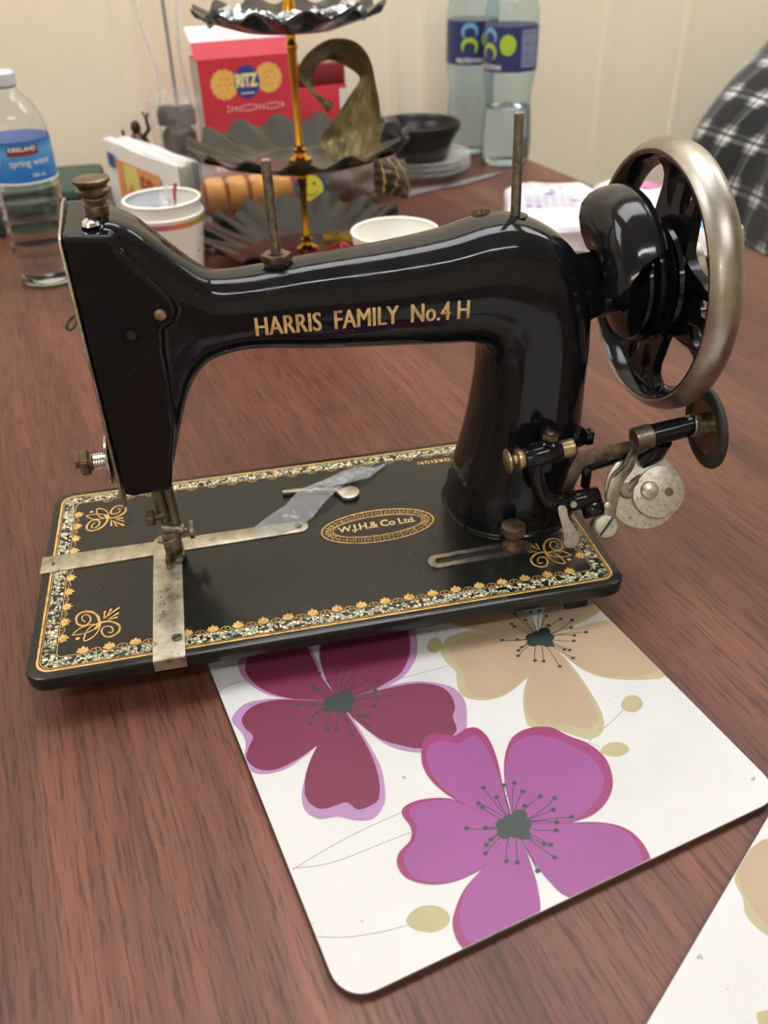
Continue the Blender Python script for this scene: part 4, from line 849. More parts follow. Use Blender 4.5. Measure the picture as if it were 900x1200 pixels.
b = MB(); wrap_rect(b, .028, .0024, .0332, bc, face + .12, .1360, .00025); b.build('name_stripe', PRR, lb, smooth=0)
b = MB(); wrap_text(b, 'KIRKLAND', .0265, .0042, .0332, bc, face + .12, .1400, .0004, bold=.03); wrap_text(b, 'spring water', .0420, .0080, .0332, bc, face + .30, .1262, .0003, bold=.005); wrap_text(b, '500 mL', .014, .0036, .0332, bc, face + .45, .1150, .0003, bold=.02); b.build('label_lettering', PRW, lb, smooth=0)
b = MB(); wrap_poly(b, ell(0, 0, .0068, .0076, 20), .0332, bc, face - .82, .1295, .0003); b.build('round_badge', PRW, lb, smooth=0)
b = MB(); wrap_poly(b, ell(0, 0, .0052, .006, 20), .0332, bc, face - .82, .1295, .0005); b.build('badge_centre', mat('badge_navy', '#24407c', .5), lb, smooth=0)
b = MB(); wrap_text(b, '100%', .008, .003, .0332, bc, face - .82, .1295, .0007, bold=.03); b.build('badge_lettering', PRW, lb, smooth=0)
# two tall mineral-water bottles
def tall(c, level, label, spin):
    pr = [(.026, .003), (.030, 0), (.0345, .004), (.0362, .014), (.0368, .03), (.0355, .06), (.0335, .085), (.0330, .095), (.0345, .108), (.0372, .120), (.0378, .128), (.0378, .184), (.0380, .190), (.0372, .202), (.0335, .216), (.0270, .228), (.0190, .238), (.0140, .245), (.0125, .250), (.0125, .262)]
    t, M = bottle('water_bottle', label, c, pr, level, CLEARB, group='tall mineral water bottles')
    fc = atan2(-.3197 - c[1], .115 - c[0]) + spin; R_ = .0383
    b = MB(); knurl(b, (c[0], c[1], .252), (0, 0, 1), .0148, .015, 60, .02); b.build('screw_cap', mat('blue_cap', '#27407a', .4), t)
    b = MB(); b.lathe([(.0381, .128), (.0381, .184)], M, 64); lb = b.build('navy_label', NAVY, t)
    b = MB(); wrap_text(b, 'BALLYGOWAN', .040, .0065, R_, c, fc, .1345, .0003, bold=.02); b.build('label_lettering', PRW, lb, smooth=0)
    def sw(y, fx, m, nm):
        b = MB(); pts = [(.0105 * cos(a) * fx, y + .0095 * sin(a)) for a in [(-.6 + 4.6 * i / 20) for i in range(21)]]
        w = [.0015 + .0050 * sin(pi * i / 20) for i in range(21)]
        bb = MB(); bb.ribbon(pts, w); b.add(wrapgeo(bb.v, R_, c, fc, .160, .0004), bb.f); b.build(nm, m, lb, smooth=0)
    sw(.0105, 1, SKY, 'swan_logo_top'); sw(-.0085, -1, LIME, 'swan_logo_bottom')
    b = MB(); wrap_poly(b, ell(0, 0, .0115, .0130, 20), R_, c, fc + .75, .162, .0003); b.build('lime_roundel', LIME, lb, smooth=0)
    b = MB(); wrap_rect(b, .028, .047, R_, c, fc + 1.62, .157, .0002); b.build('small_print_panel', NAVYT, lb, smooth=0)
    b = MB()
    for k, (w, z) in enumerate(((.024, .176), (.018, .163), (.020, .150), (.016, .139))): wrap_rect(b, w, .0022, R_, c, fc + 1.60, z, .0004)
    o = b.build('small_print_lines', mat('olive_print', '#6f8436', .5), lb, smooth=0); o['kind'] = 'stuff'
tall((.577, .988), .079, 'front one of two tall navy-labelled water bottles, half empty, nearest the table edge', -.85)
tall((.547, 1.075), .185, 'rear one of two tall navy-labelled water bottles, nearly full, against the wall', -.10)

# dark green case
GREEN = mottled('dark_green_plastic', [(.3, '#20392f'), (.7, '#2c4a3e')], .45, 0, 200)
t = thing('green_case', 'low dark green box lying behind the small water bottle', 'box', (-.1, .9, 0))
b = MB(); b.box((-.215, .825, 0), (-.006, .96, .030), None, .008); b.build('base', GREEN, t)
b = MB(); b.box((-.216, .824, .0305), (-.005, .961, .050), None, .009); b.build('lid', GREEN, t)

# printed napkins standing upright
PO = mottled('print_orange', [(.3, '#d98850'), (.5, '#e6a070'), (.7, '#d27a50')], .6, 0, 60); PYL = mat('print_yellow', '#ddd27a', .6); PBL = mat('print_blue', '#3d5a94', .6); PRO = mat('print_brick', '#a5523a', .6)
na = atan2(.661 - .850, .1035 - .010); NM = T(.010, .850, 0, na)      # x runs toward the viewer along the pack
for k, lab in ((0, 'front pack of white paper napkins printed with a fifty euro note'), (1, 'rear pack of white paper napkins leaning behind the fifty euro one')):
    t = thing('napkin_pack', lab, 'napkins', tuple((NM @ T(.1, .006 + k*.022, 0)).translation), na, 'packs of printed paper napkins')
    for j in range(6):
        y = k * .0190 + j * .0026
        b = MB(); vs = lambda q: None
        Lx = .196 - .020 * k; h = .1005 - .002 * k + .0015 * sin(j * 2.1)
        def fn(u, v, y=y, Lx=Lx, h=h): return (u * Lx, y + .0016 * sin(u * 9 + j) * v, v * h)
        b.grid(fn, 14, 3, NM); b.grid(lambda u, v: (u * Lx, y + .0022 + .0016 * sin(u * 9 + j) * v, v * h), 14, 3, NM, flip=True)
        b.grid(lambda u, v: (u * Lx, y + .0022 * v + .0016 * sin(u * 9 + j), h), 14, 1, NM)
        for ux in (0, Lx): b.grid(lambda u, v, ux=ux: (ux, y + .0022 * u + .0016 * sin((ux > 0) * 9 + j) * v, v * h), 1, 3, NM)
        b.build('folded_napkin', WHITE, t, smooth=60)
    if k == 0:
        def pl(nm, m, x0, z0, x1, z1, d): 
            b = MB(); b.box((x0, -.0022 - d, z0), (x1, -.0018 - d, z1), NM); return b.build(nm, m, t, smooth=0)
        pl('note_print', PO, .034, .035, .150, .084, 0); pl('note_yellow_panel', PYL, .056, .035, .094, .082, .0004); pl('note_blue_corner', PBL, .012, .072, .030, .088, 0)
        b = MB(); vs, fs = fit_text('50', .034, .024, bold=.03); b.add([(x + .116, -.0030, y + .064) for x, y, z in vs], fs, NM); b.build('note_number', PRO, t, smooth=0)
        b = MB()
        for q in range(5): b.poly([(.060 + .007*q + .004*cos(a), .045 + .006*(q % 3) + .006*sin(a)) for a in [2*pi*i/8 for i in range(8)]])
        b.v = [tuple(NM @ Vector((x, -.0030, z_))) for x, z_, _ in b.v]; o = b.build('note_motifs', PO, t, smooth=0); o['kind'] = 'stuff'

# paper cups
CUPW = mottled('paper_cup_white', [(.3, '#f3efe6'), (.7, '#faf7f0')], .5, 0, 20)
def cup(c, z0, top, r, label, deco=False, group='paper cups'):
    t = thing('paper_cup', label, 'cup', (c[0], c[1], z0), 0, group); M = T(c[0], c[1], 0); rb = r * .70
    b = MB(); b.lathe([(0, z0 + .004), (rb - .001, z0 + .004), (rb - .001, z0), (rb, z0), (r, top - .003), (r - .0006, top - .003), (rb - .0010, z0 + .005), (0, z0 + .005)], M, 56); b.build('cup_wall', CUPW, t)
    b = MB(); b.lathe([(r - .0005 + .0016 * cos(a), top - .0016 + .0016 * sin(a)) for a in [2*pi*i/10 for i in range(10)]], M, 56, closed=True); b.build('rolled_rim', CUPW, t)
    if deco:
        m = mat('rainbow_print', (.8, .5, .3), .5); tc = N(m, 'ShaderNodeTexCoord'); g = N(m, 'ShaderNodeTexGradient', gradient_type='RADIAL'); mp = N(m, 'ShaderNodeMapping'); mp.inputs['Location'].default_value = (-.5, -.5, 0)
        L(m, tc.outputs['Generated'], mp.inputs[0]); L(m, mp.outputs[0], g.inputs[0]); L(m, ramp(m, g.outputs[0], [(0, '#3f8fae'), (.15, '#5b4f8f'), (.25, '#d46a8a'), (.32, '#e48a4a'), (.40, '#b7a13a'), (.5, '#6fae5a'), (.7, '#3f6fae'), (1, '#3f8fae')]).outputs[0], P_(m, 'Base Color'))
        s = (top - .003 - z0); f = lambda z: rb + (r - rb) * (z - z0) / s + .00025
        b = MB(); b.lathe([(f(top - .0095), top - .0095), (f(top - .0045), top - .0045)], M, 56); b.build('printed_band', m, t)
        rnd = random.Random(3); cols = [mat('confetti_pink', '#d98aa0', .5), mat('confetti_teal', '#5f9a9a', .5), mat('confetti_dark', '#4a4d66', .5), mat('confetti_ochre', '#d3a254', .5)]
        for k in range(46):
            a = rnd.uniform(0, 2*pi); z = rnd.uniform(z0 + .006, top - .014); rr = f(z) + .0001; w, h = rnd.choice([(.0022, .0018), (.0045, .0010), (.0018, .0018)]); th = rnd.uniform(0, pi)
            b = MB(); q = [(w/2*cos(th)-h/2*sin(th)*s1*1, w/2*sin(th)*1 + h/2*cos(th)*s1) for s1 in (-1, 1)] + [(-w/2*cos(th)-h/2*sin(th)*s1, -w/2*sin(th)+h/2*cos(th)*s1) for s1 in (1, -1)]
            vv = [(c[0] + (f(z + y)+.0001) * cos(a + x/rr), c[1] + (f(z + y)+.0001) * sin(a + x/rr), z + y) for x, y in q]
            b.add(vv, [(0, 1, 2, 3)]); b.build('confetti_print', cols[k % 4], t, smooth=0)
    return t
cup((.0800, .560), 0, .0885, .0378, 'outer one of two nested paper cups with a rainbow rim band and confetti print', True)
cup((.0800, .560), .0115, .1010, .0366, 'inner nested white paper cup holding a red straw and clear film')
cup((.288, .463), 0, .0800, .0400, 'plain white paper cup standing alone behind the machine arm')
b = MB(); b.tube([(.084, .570, .020), (.088, .575, .060), (.0925, .578, .100), (.095, .578, .108)], .0016, 8); tag(b.build('drinking_straw', mat('red_plastic', '#c8433a', .4)), 'thin red straw leaning inside the nested paper cups', 'straw')
b = MB(); b.grid(lambda u, v: (.080 + .028*u - .004*v, .548 + .024*v + .006*sin(u*7), .050 + .058*v*(.7+.3*sin(u*5)) + .003*sin(u*19+v*7)), 14, 10); b.v = [tuple(p) for p in b.v]
o = b.build('clear_wrapper', FILM); md = o.modifiers.new('t', 'SOLIDIFY'); md.thickness = .0003; tag(o, 'crumpled piece of clear film stuffed in the nested paper cups', 'wrapper')

# tiered stand
sx, sy = .2275, .65
ts = thing('cake_stand', 'three-tier cake stand with fluted black trays and a gold pole', 'cake stand', (sx, sy, 0))
def tray(R, z, h, n, ph=0):
    b = MB(); NA = n * 14; NR = 12
    def surf(dz, dr):
        def fn(u, v):
            a = 2*pi*u; s = v; w = max(0, (s - .50) / .50); base = .0
            rr = R * (.02 + .98 * s) ; k = cos(n * a + ph)
            zz = z + h * w ** 1.1 + (.0052 * R / .1155) * k * w ** 1.2 - .002 * (1 - s)
            rr += .0030 * k * w
            return (sx + (rr + dr) * cos(a), sy + (rr + dr) * sin(a), zz + dz)
        return fn
    b.grid(surf(0, 0), NA, NR, wrapu=True); b.grid(surf(-.0022, .0004), NA, NR, wrapu=True, flip=True)
    m = NA; f1 = NR * m; f2 = (NR + 1) * m + NR * m
    for i in range(m): j = (i+1) % m; b.f.append((f1+i, f1+j, f2+j, f2+i)); b.mi.append(0)
    b.recalc = False
    return b.build('fluted_tray', TRAYB, ts, smooth=70)
tray(.1180, .0100, .024, 15, .6); tray(.1155, .1050, .020, 15, .4); tray(.0930, .2300, .016, 13, 1.0)
def polepiece(z0, z1):
    b = MB(); n = z1 - z0
    pr = [(0, z0), (.0125, z0), (.0125, z0 + .002), (.0080, z0 + .004), (.0050, z0 + .007), (.0070, z0 + .009), (.0070, z0 + .011), (.0045, z0 + .013), (.0048, z0 + .016), (.0036, z0 + .018), (.0036, z0 + n*.5), (.0048, z1 - .020), (.0060, z1 - .017), (.0060, z1 - .014), (.0045, z1 - .012), (.0050, z1 - .003), (.0085, z1), (0, z1)]
    b.lathe(pr, T(sx, sy, 0), 24); b.build('gold_pole', GOLDP, ts, smooth=45)
polepiece(.0090, .1025); polepiece(.1040, .2275)
b = MB(); b.lathe([(0, .229), (.0110, .229), (.0105, .233), (.0075, .238), (.0060, .250), (.0050, .262), (.0035, .275), (.0032, .300), (.004, .301)], T(sx, sy, 0), 24); b.lathe([(.017 + .003 * cos(a), .003 * sin(a)) for a in [2*pi*i/8 for i in range(8)]], frame((sx, sy, .320), (0, 1, 0)), 28, closed=True); b.build('top_handle', GOLDP, ts, smooth=45)
b = MB(); b.lathe([(0, 0), (.045, 0), (.050, .003), (.045, .0075), (0, .0075)], T(sx, sy, 0), 32); b.build('base_ring', TRAYB, ts)
# wrapped sweets on the top tray
SILV = mottled('silver_black_wrapper', [(.40, '#15161a'), (.47, '#c9cdd0'), (.8, '#f0f2f2')], .25, .5, 55)
def sweet(c, rz, s, m, label, group, tilt=0, z=0):
    M = T(c[0], c[1], c[2], rz) @ Matrix.Rotation(tilt, 4, 'Y') @ Matrix.Scale(s, 4)
    t = thing('wrapped_sweet', label, 'sweet', c, rz, group); b = MB(); rnd = random.Random(int(abs(c[0])*1e4))
    def fn(u, v):
        a = 2*pi*u; x = -.011 + .022 * v; r = .0062 * sqrt(max(.05, 1 - (x/.0135) ** 2)) * (1 + .13 * sin(5*a + 9*v) + .08 * sin(9*a - 14*v)); return (x, r*cos(a), .0060 + r*sin(a)*.85)
    b.grid(fn, 28, 12, M, wrapu=True); b.build('wrapped_body', m, t, smooth=30)
    for sg in (-1, 1):
        b = MB()
        def ff(u, v, sg=sg):
            a = 2*pi*u; r = .0014 + .0065 * v; return (sg * (.0112 + .0095 * v + .0016*sin(4*a)), r*cos(a)*1.1, .0060 + r*sin(a)*.6 + .0016*v*cos(6*a))
        b.grid(ff, 24, 4, M, wrapu=True); b.build('twist_end', m, t, smooth=20)
ws = [(-.058, -.030, .4), (-.032, -.050, -.3), (-.004, -.056, .2), (.030, -.052, .9), (.046, -.026, -.5), (-.060, .012, 1.2), (.062, .008, 1.5)]
wl = ['leftmost silver wrapped sweet on the front of the top tray', 'silver wrapped sweet second from the left on the top tray', 'silver wrapped sweet in front of the gold pole on the top tray', 'silver wrapped sweet just right of the pole on the top tray', 'silver wrapped sweet near the right rim of the top tray', 'silver wrapped sweet at the back left of the top tray', 'silver wrapped sweet at the back right of the top tray']
for (dx, dy, r), l in zip(ws, wl): sweet((sx + dx, sy + dy, .2345), r, 1.15, SILV, l, 'silver wrapped sweets on the top tray')
RED = mat('red_foil', '#b3262a', .3, .3); YEL = mat('yellow_foil', '#c9a030', .3, .4)
sweet((.2550, .6000, .0120), .3, 1.3, RED, 'red wrapped sweet on the bottom tray by the white cup', 'coloured sweets on the bottom tray')
sweet((.2750, .6350, .0110), -.4, 1.4, YEL, 'yellow wrapped sweet on the bottom tray behind the red one', 'coloured sweets on the bottom tray')

# gold-lined wrapper loop
GF = mottled('gold_foil_inside', [(.3, '#7d7250'), (.5, '#a09468'), (.72, '#c4b88e')], .3, .75, 25, (.25, .35))
GO = mottled('wrapper_outside', [(.3, '#554c30'), (.5, '#81754e'), (.68, '#a99a70'), (.78, '#8f6a74')], .35, .5, 60)
E_ = [((.2488,.61,.1578),(.2537,.61,.1669)),((.2219,.60,.1901),(.2392,.63,.1756)),((.2284,.60,.2089),(.2398,.63,.1941)),((.2517,.60,.2242),(.2546,.64,.1996)),((.2762,.60,.2194),(.2734,.64,.1955)),((.2921,.60,.2011),(.2878,.64,.1839)),((.2964,.60,.1798),(.2781,.64,.1686)),((.2988,.60,.1484),(.2588,.64,.1439)),((.2970,.60,.1226),(.2411,.625,.1289)),((.2814,.60,.1100),(.2520,.61,.1100))]
E_ = [((a[0]+.004, a[1]-.012, a[2]), (c[0]+.004, c[1]-.010, c[2])) for a, c in E_]
ea = smooth_pts([a for a, c in E_], 5, False); eb = smooth_pts([c for a, c in E_], 5, False); n = len(ea) - 1
t = thing('foil_wrapper', 'opened gold-lined sweet wrapper curling up from the middle tray', 'wrapper', (.268, .60, .108))
def strip(dn):
    def fn(u, v):
        i = min(int(round(v * n)), n); a, c = Vector(ea[i]), Vector(eb[i]); p = a.lerp(c, u)
        w = .0009 * sin(u * 34) * (.3 + .7 * min(1, abs(v - .3) * 2)) + .0012 * sin(v * 23 + u * 3); tt = (Vector(ea[min(i+1, n)]) - Vector(ea[max(i-1, 0)])).normalized()
        nr = (c - a).normalized().cross(tt); return tuple(p + nr * (w + dn))
    return fn
b = MB(); b.grid(strip(0), 24, n); b.recalc = False; b.build('foil_lining', GF, t, smooth=60)
b = MB(); b.grid(strip(.0004), 24, n); b.recalc = False; b.build('printed_outside', GO, t, smooth=60)
BRW = mottled('brown_foil', [(.3, '#241a14'), (.6, '#43352a'), (.75, '#6b5a48')], .3, .3, 80)
def quadsheet(name, label, c4, bulge, m, stripes=0, mstr=None):
    A, B, Cc, Dd = [Vector(x) for x in c4]; nr = (B - A).cross(Dd - A).normalized()
    if nr.y > 0: nr = -nr
    t = thing(name, label, 'wrapper', tuple((A + B + Cc + Dd) / 4))
    def sh(k, u0=0, u1=1):
        def fn(u, v):
            u = u0 + (u1 - u0) * u; p = A.lerp(B, u).lerp(Dd.lerp(Cc, u), v); return tuple(p + nr * (k + bulge * sin(pi*u) * sin(pi*v) + .0008 * sin(u*17 + v*5) + .0006 * sin(v*23 - u*9)))
        return fn
    b = MB(); b.grid(sh(0), 20, 16); b.grid(sh(-.0008), 20, 16, flip=True); b.build('foil_sheet', m, t, smooth=35)
    for k in range(stripes):
        u0 = .14 + k * .26; b = MB(); b.grid(sh(.0003, u0, u0 + .035), 2, 16); b.build('gold_stripe', mstr, t, smooth=0)
quadsheet('striped_wrapper', 'dark brown wrapper with thin gold stripes hanging beside the middle tray', [(.2840, .535, .1260), (.3280, .585, .1120), (.3300, .575, .0740), (.2850, .530, .0960)], .010, BRW, 4, mat('gold_print', '#b59a66', .35, .5))
quadsheet('crumpled_wrapper', 'dark grey crumpled wrapper on the right rim of the middle tray', [(.2950, .620, .1480), (.3330, .640, .1420), (.3370, .640, .1230), (.3020, .600, .1240)], .012, mottled('dark_grey_foil', [(.3, '#17181a'), (.6, '#3c3e40'), (.75, '#85878a')], .28, .4, 50))

# cracker box and the red pack behind it
RB = mottled('red_carton', [(.3, '#c42f40'), (.7, '#cf3a4a')], .42, 0, 10); RD = mat('dark_red_carton', '#7a1c22', .5); CW = mat('carton_white', (.82, .80, .78), .5); CRK = mottled('cracker_print', [(.3, '#d99a44'), (.6, '#efbf6b')], .5, 0, 300); RBL = mat('royal_blue_print', '#28418f', .45); RYL = mat('cream_yellow_print', '#f0dc8a', .5); HOLE = mat('cracker_holes', '#a9742e', .5); GREYC = mat('carton_side', '#b7aba4', .5)
KM = T(.1377, .950, 0, ANG * .8); w, h, d = .128, .166, .055
t = thing('cracker_box', 'open red cracker box with two crackers and a blue oval on its front', 'box', (.1377, .95, 0), ANG * .8)
def pan(nm, m, a, c): b = MB(); b.box(a, c, KM); return b.build(nm, m, t, smooth=0)
fp = pan('front_panel', RB, (0, 0, 0), (w, .0008, h)); pan('back_panel', RB, (0, d - .0008, 0), (w, d, h)); pan('side_panel', GREYC, (0, .0008, 0), (.0008, d - .0008, h)); pan('side_panel', RB, (w - .0008, .0008, 0), (w, d - .0008, h)); pan('bottom_panel', RB, (.0008, .0008, 0), (w - .0008, d - .0008, .0008))
def flap(nm, m, p, q, th=.0007):
    b = MB(); b.add([(-.003, p[0], p[1]), (w + .003, p[0], p[1]), (w + .003, q[0], q[1]), (-.003, q[0], q[1]), (-.003, p[0], p[1] + th), (w + .003, p[0], p[1] + th), (w + .003, q[0], q[1] + th), (-.003, q[0], q[1] + th)], [(0,3,2,1),(4,5,6,7),(0,1,5,4),(1,2,6,5),(2,3,7,6),(3,0,4,7)], KM); b.build(nm, m, t, smooth=0)
flap('tuck_flap', RB, (.0004, h), (.012, h + .019)); flap('lid_underside', CW, (.012, h + .0195), (.048, h + .034)); 
def onf(b, pts, cx, cz, dd): b.poly(pts); k = len(pts); b.v = b.v[:-k] + [tuple(KM @ Vector((x + cx, -dd, z + cz))) for x, z, _ in b.v[-k:]]
for cx, cz in ((.0325, .1355), (.0930, .1400)):
    b = MB(); rr = []
    for i in range(56): a = 2*pi*i/56; r = .0182 * (1 + .022 * (1 if i % 4 < 2 else -1)); rr.append((r*cos(a), r*sin(a)))
    onf(b, rr, cx, cz, .0002); ck = b.build('cracker_picture', CRK, fp, smooth=0)
    b = MB()
    for hx, hz in ((0, 0), (.008, 0), (-.008, 0), (.004, .007), (-.004, .007), (.004, -.007), (-.004, -.007)): onf(b, ell(0, 0, .0011, .0011, 8), cx + hx, cz + hz, .0003)
    o = b.build('cracker_hole_print', HOLE, fp, smooth=0); o['kind'] = 'stuff'
b = MB(); onf(b, ell(0, 0, .0172, .0202, 40), .0630, .1370, .0004); b.build('blue_oval', RBL, fp, smooth=0)
b = MB(); vs, fs = fit_text('RITZ', .0300, .0165, bold=.05, spacing=.9); b.add([(x + .0630, -.0006, z + .1390) for x, z, _ in vs], fs, KM); b.build('name_lettering', RYL, fp, smooth=0)
b = MB(); vs, fs = fit_text('BAKED', .016, .003, bold=.02, spacing=1.3)
for k in range(6): onf(b, [(-.0012, -.0010), (.0009, -.0010), (.0012, .0010), (-.0008, .0010)], .0550 + k*.0030, .1235, .0006)
o = b.build('small_print', PRW, fp, smooth=0); o['kind'] = 'stuff'
b = MB()
for k in range(30): onf(b, [(-.0011, -.0009), (.0010, -.0007), (.0011, .0010), (-.0009, .0008)], .034 + (k % 15)*.0054, .1030 + .0048 * (k // 15) + .0012*sin(k), .0002)
o = b.build('small_print', PRW, fp, smooth=0); o['kind'] = 'stuff'
KM = T(.2660, 1.030, 0, ANG); w, h, d = .085, .142, .025
t = thing('red_packet', 'plain red packet with a dark red top behind the cracker box', 'packet', (.266, 1.03, 0), ANG)
b = MB(); b.box((0, 0, 0), (w, d, h * .80), KM, .003); b.build('lower_part', RB, t); b = MB(); b.box((.001, .001, h*.80), (w - .001, d - .001, h), KM, .003); b.build('upper_part', RD, t)
b = MB(); b.box((w - .012, -.0006, .07), (w - .002, -.0001, .108), KM); b.build('white_tab', CW, t, smooth=0)

# clear ribbed tub, stick and wires standing in it
tc_ = (.1020, .928); t = thing('plastic_tub', 'clear ribbed plastic tub with dark chocolate cakes left of the cracker box', 'tub', (*tc_, 0))
b = MB()
def ribbed(R0, R1, z0, z1, n, dr): return lambda u, v: (tc_[0] + (R0 + (R1-R0)*v + dr + .0018*abs(sin(n*pi*u)))*cos(2*pi*u), tc_[1] + (R0 + (R1-R0)*v + dr + .0018*abs(sin(n*pi*u)))*sin(2*pi*u), z0 + (z1-z0)*v)
b.grid(ribbed(.026, .033, .001, .090, 16, 0), 128, 6, wrapu=True); b.lathe([(0, .001), (.026, .001)], T(*tc_, 0), 64); b.build('ribbed_side', CLAM, t, smooth=40)
b = MB(); b.grid(ribbed(.035, .033, .091, .125, 16, 0), 128, 3, wrapu=True); b.grid(ribbed(.033, .012, .125, .138, 16, 0), 128, 5, wrapu=True); b.lathe([(0, .139), (.012, .138)], T(*tc_, 0), 40); b.build('domed_lid', CLAM, t, smooth=40)
CHOC = mottled('dark_chocolate', [(.3, '#201512'), (.7, '#3a2722')], .45, 0, 120, bmp=.3)
for dx, dy, z, l in ((-.011, -.004, .098, 'upper left dark chocolate cake inside the clear tub'), (.012, .002, .096, 'upper right dark chocolate cake inside the clear tub'), (0, 0, .064, 'lower dark chocolate cake inside the clear tub')):
    b = MB(); b.lathe([(0, 0), (.0125, 0), (.0135, .004), (.0135, .016), (.0100, .022), (0, .024)] if z > .08 else [(0, 0), (.020, 0), (.022, .006), (.022, .022), (.017, .029), (0, .030)], T(tc_[0]+dx, tc_[1]+dy, z), 28); o = b.build('chocolate_cake', CHOC); tag(o, l, 'cake', 'chocolate cakes in the clear tub'); rehome(o, T(tc_[0]+dx, tc_[1]+dy, z))
b = MB(); b.lathe([(0, .002), (.022, .002), (.024, .062), (0, .062)], T(*tc_, 0), 28); o = b.build('cake_board', mat('brown_card', '#6b4a38', .7)); tag(o, 'brown card cup holding the cakes up inside the clear tub', 'card')
GRST = mat('grey_stick', '#8c8a8c', .4); CORDW = film('milky_tube', (.86, .82, .74), .3, .6, 30)
b = MB(); b.cyl((.1035, .975, .001), (.1070, .975, .330), .0024, .0024, 12); tag(b.build('grey_stick', GRST), 'straight thin grey stick standing behind the clear tub', 'stick')
for pts, l in (([(.0700, .985, .003), (.0780, .985, .080), (.0850, .985, .150), (.0760, .985, .200), (.0620, .985, .290), (.060, .985, .33)], 'pale flexible clear tube standing left of the grey stick'), ([(.1250, .985, .003), (.1230, .985, .100), (.1180, .985, .150), (.1200, .985, .200), (.1260, .985, .250), (.124, .985, .33)], 'pale flexible clear tube standing right of the grey stick')):
    b = MB(); b.tube(smooth_pts(pts, 6, False), .0026, 10); tag(b.build('clear_tube', CORDW), l, 'tube', 'clear flexible tubes')
# small bronze lamp
BRZ = mottled('dark_bronze', [(.3, '#251b15'), (.6, '#4a382b'), (.75, '#6d5848')], .4, .7, 150)
pc = (.0480, .930); t = thing('bronze_burner', 'small dark bronze lidded burner with a prong behind the napkins', 'ornament', (*pc, 0))
b = MB(); b.lathe([(0, 0), (.014, 0), (.015, .004), (.010, .012), (.008, .030), (.012, .044), (.017, .058), (.0175, .070), (.015, .076), (0, .076)], T(*pc, 0), 32); b.build('bowl', BRZ, t)
b = MB(); b.lathe([(0, .0765), (.015, .0765), (.012, .083), (.008, .086), (.005, .090), (.0068, .095), (.0055, .101), (.003, .104), (0, .105)], T(*pc, 0), 28); b.build('lid', BRZ, t)
b = MB(); b.tube([(pc[0]+.008, pc[1], .084), (pc[0]+.016, pc[1], .092), (pc[0]+.015, pc[1], .108)], [.003, .0025, .002], 8); b.tube([(pc[0]+.015, pc[1], .106), (pc[0]+.012, pc[1], .114)], .0014, 6); b.tube([(pc[0]+.015, pc[1], .106), (pc[0]+.019, pc[1], .113)], .0014, 6); b.tube([(pc[0]-.010, pc[1], .082), (pc[0]-.017, pc[1], .088), (pc[0]-.017, pc[1], .094)], .0022, 8); b.build('prong', BRZ, t)

# clear cake tray with sponge rolls
t = thing('cake_tray', 'clear ribbed plastic tray of sponge rolls under the middle tier', 'tray', (.165, .85, 0))
def tr(u, v):
    a = 2*pi*u; ca, sa = cos(a), sin(a); k = .5 + .5 * 1; rx = .076 * abs(ca) ** .35 * (1 if ca > 0 else -1); ry = .046 * abs(sa) ** .35 * (1 if sa > 0 else -1)
    s = .84 + .16 * v + .012 * sin(40*a) * (1 - v * .5); return (.165 + rx*s, .850 + ry*s, .001 + .046*v)
b = MB(); b.grid(tr, 200, 6, wrapu=True); b.poly([tr(i/100, 0)[:2] for i in range(100)], .001); b.build('tray_side', CLAM, t, smooth=50)
b = MB(); b.grid(lambda u, v: (lambda p, q: (.165 + (p[0]-.165)*q, .850 + (p[1]-.850)*q, .048 + .022*sin(pi/2*min(1, v*1.6))))(tr(u, 1), 1 - v * .9), 200, 10, wrapu=True); b.build('lid', CLAM, t, smooth=50)
SP = mottled('sponge', [(.3, '#cf8438'), (.6, '#e6a552'), (.75, '#efc078')], .7, 0, 90)
for k in range(5):
    x = .108 + k * .0285; b = MB(); b.lathe([(0, 0), (.019, 0), (.021, .003), (.021, .020), (.019, .023), (0, .023)], frame((x - .0115, .850, .0235), (1, .15, 0)), 28); o = b.build('sponge_roll', SP)
    tag(o, ['leftmost sponge roll slice in the clear tray', 'second sponge roll slice from the left in the clear tray', 'middle sponge roll slice in the clear tray', 'fourth sponge roll slice from the left in the clear tray', 'rightmost sponge roll slice in the clear tray'][k], 'cake', 'sponge roll slices in the clear tray'); rehome(o, T(x, .85, .0025))

# bread bag with sticker
t = thing('bread_bag', 'crinkled clear bag of brown bread with a yellow face sticker behind the gold pole', 'bag', (.310, .855, 0))
def blob(cx, cy, cz, rx, ry, rz, amp, seed, e=.75):
    def fn(u, v):
        a = 2*pi*u; p = pi*(v - .5); s = lambda x: (abs(x) ** e) * (1 if x > 0 else -1)
        q = Vector((s(cos(p))*s(cos(a)), s(cos(p))*s(sin(a)), s(sin(p)))); k = 1 + amp * (noise.noise(q * 2.2 + Vector((seed, 0, 0))) + .5 * noise.noise(q * 5 + Vector((0, seed, 0))) + .25 * noise.noise(q * 11))
        return (cx + rx*q.x*k, cy + ry*q.y*k, max(cz + rz*q.z*k, .0012))
    return fn
b = MB(); b.grid(blob(.312, .858, .042, .062, .040, .042, .20, 3), 60, 30, wrapu=True); b.build('film', film('bread_bag_film', (.50, .46, .44), .25, .65, 45), t, smooth=35)
b = MB(); b.grid(blob(.315, .860, .036, .052, .030, .033, .12, 8), 40, 20, wrapu=True); b.build('loaf', mottled('brown_bread', [(.3, '#6a4f3c'), (.7, '#9a7a60')], .8, 0, 60), t, smooth=50)
SM_ = frame((.2560, .8080, .0330), (-.1, -.9, .4), (1, 0, 0))
b = MB(); b.lathe([(0, 0), (.0205, 0), (.0205, .0008), (0, .0008)], SM_, 36); o = b.build('sticker', mat('sticker_navy', '#2c3a66', .4), t)
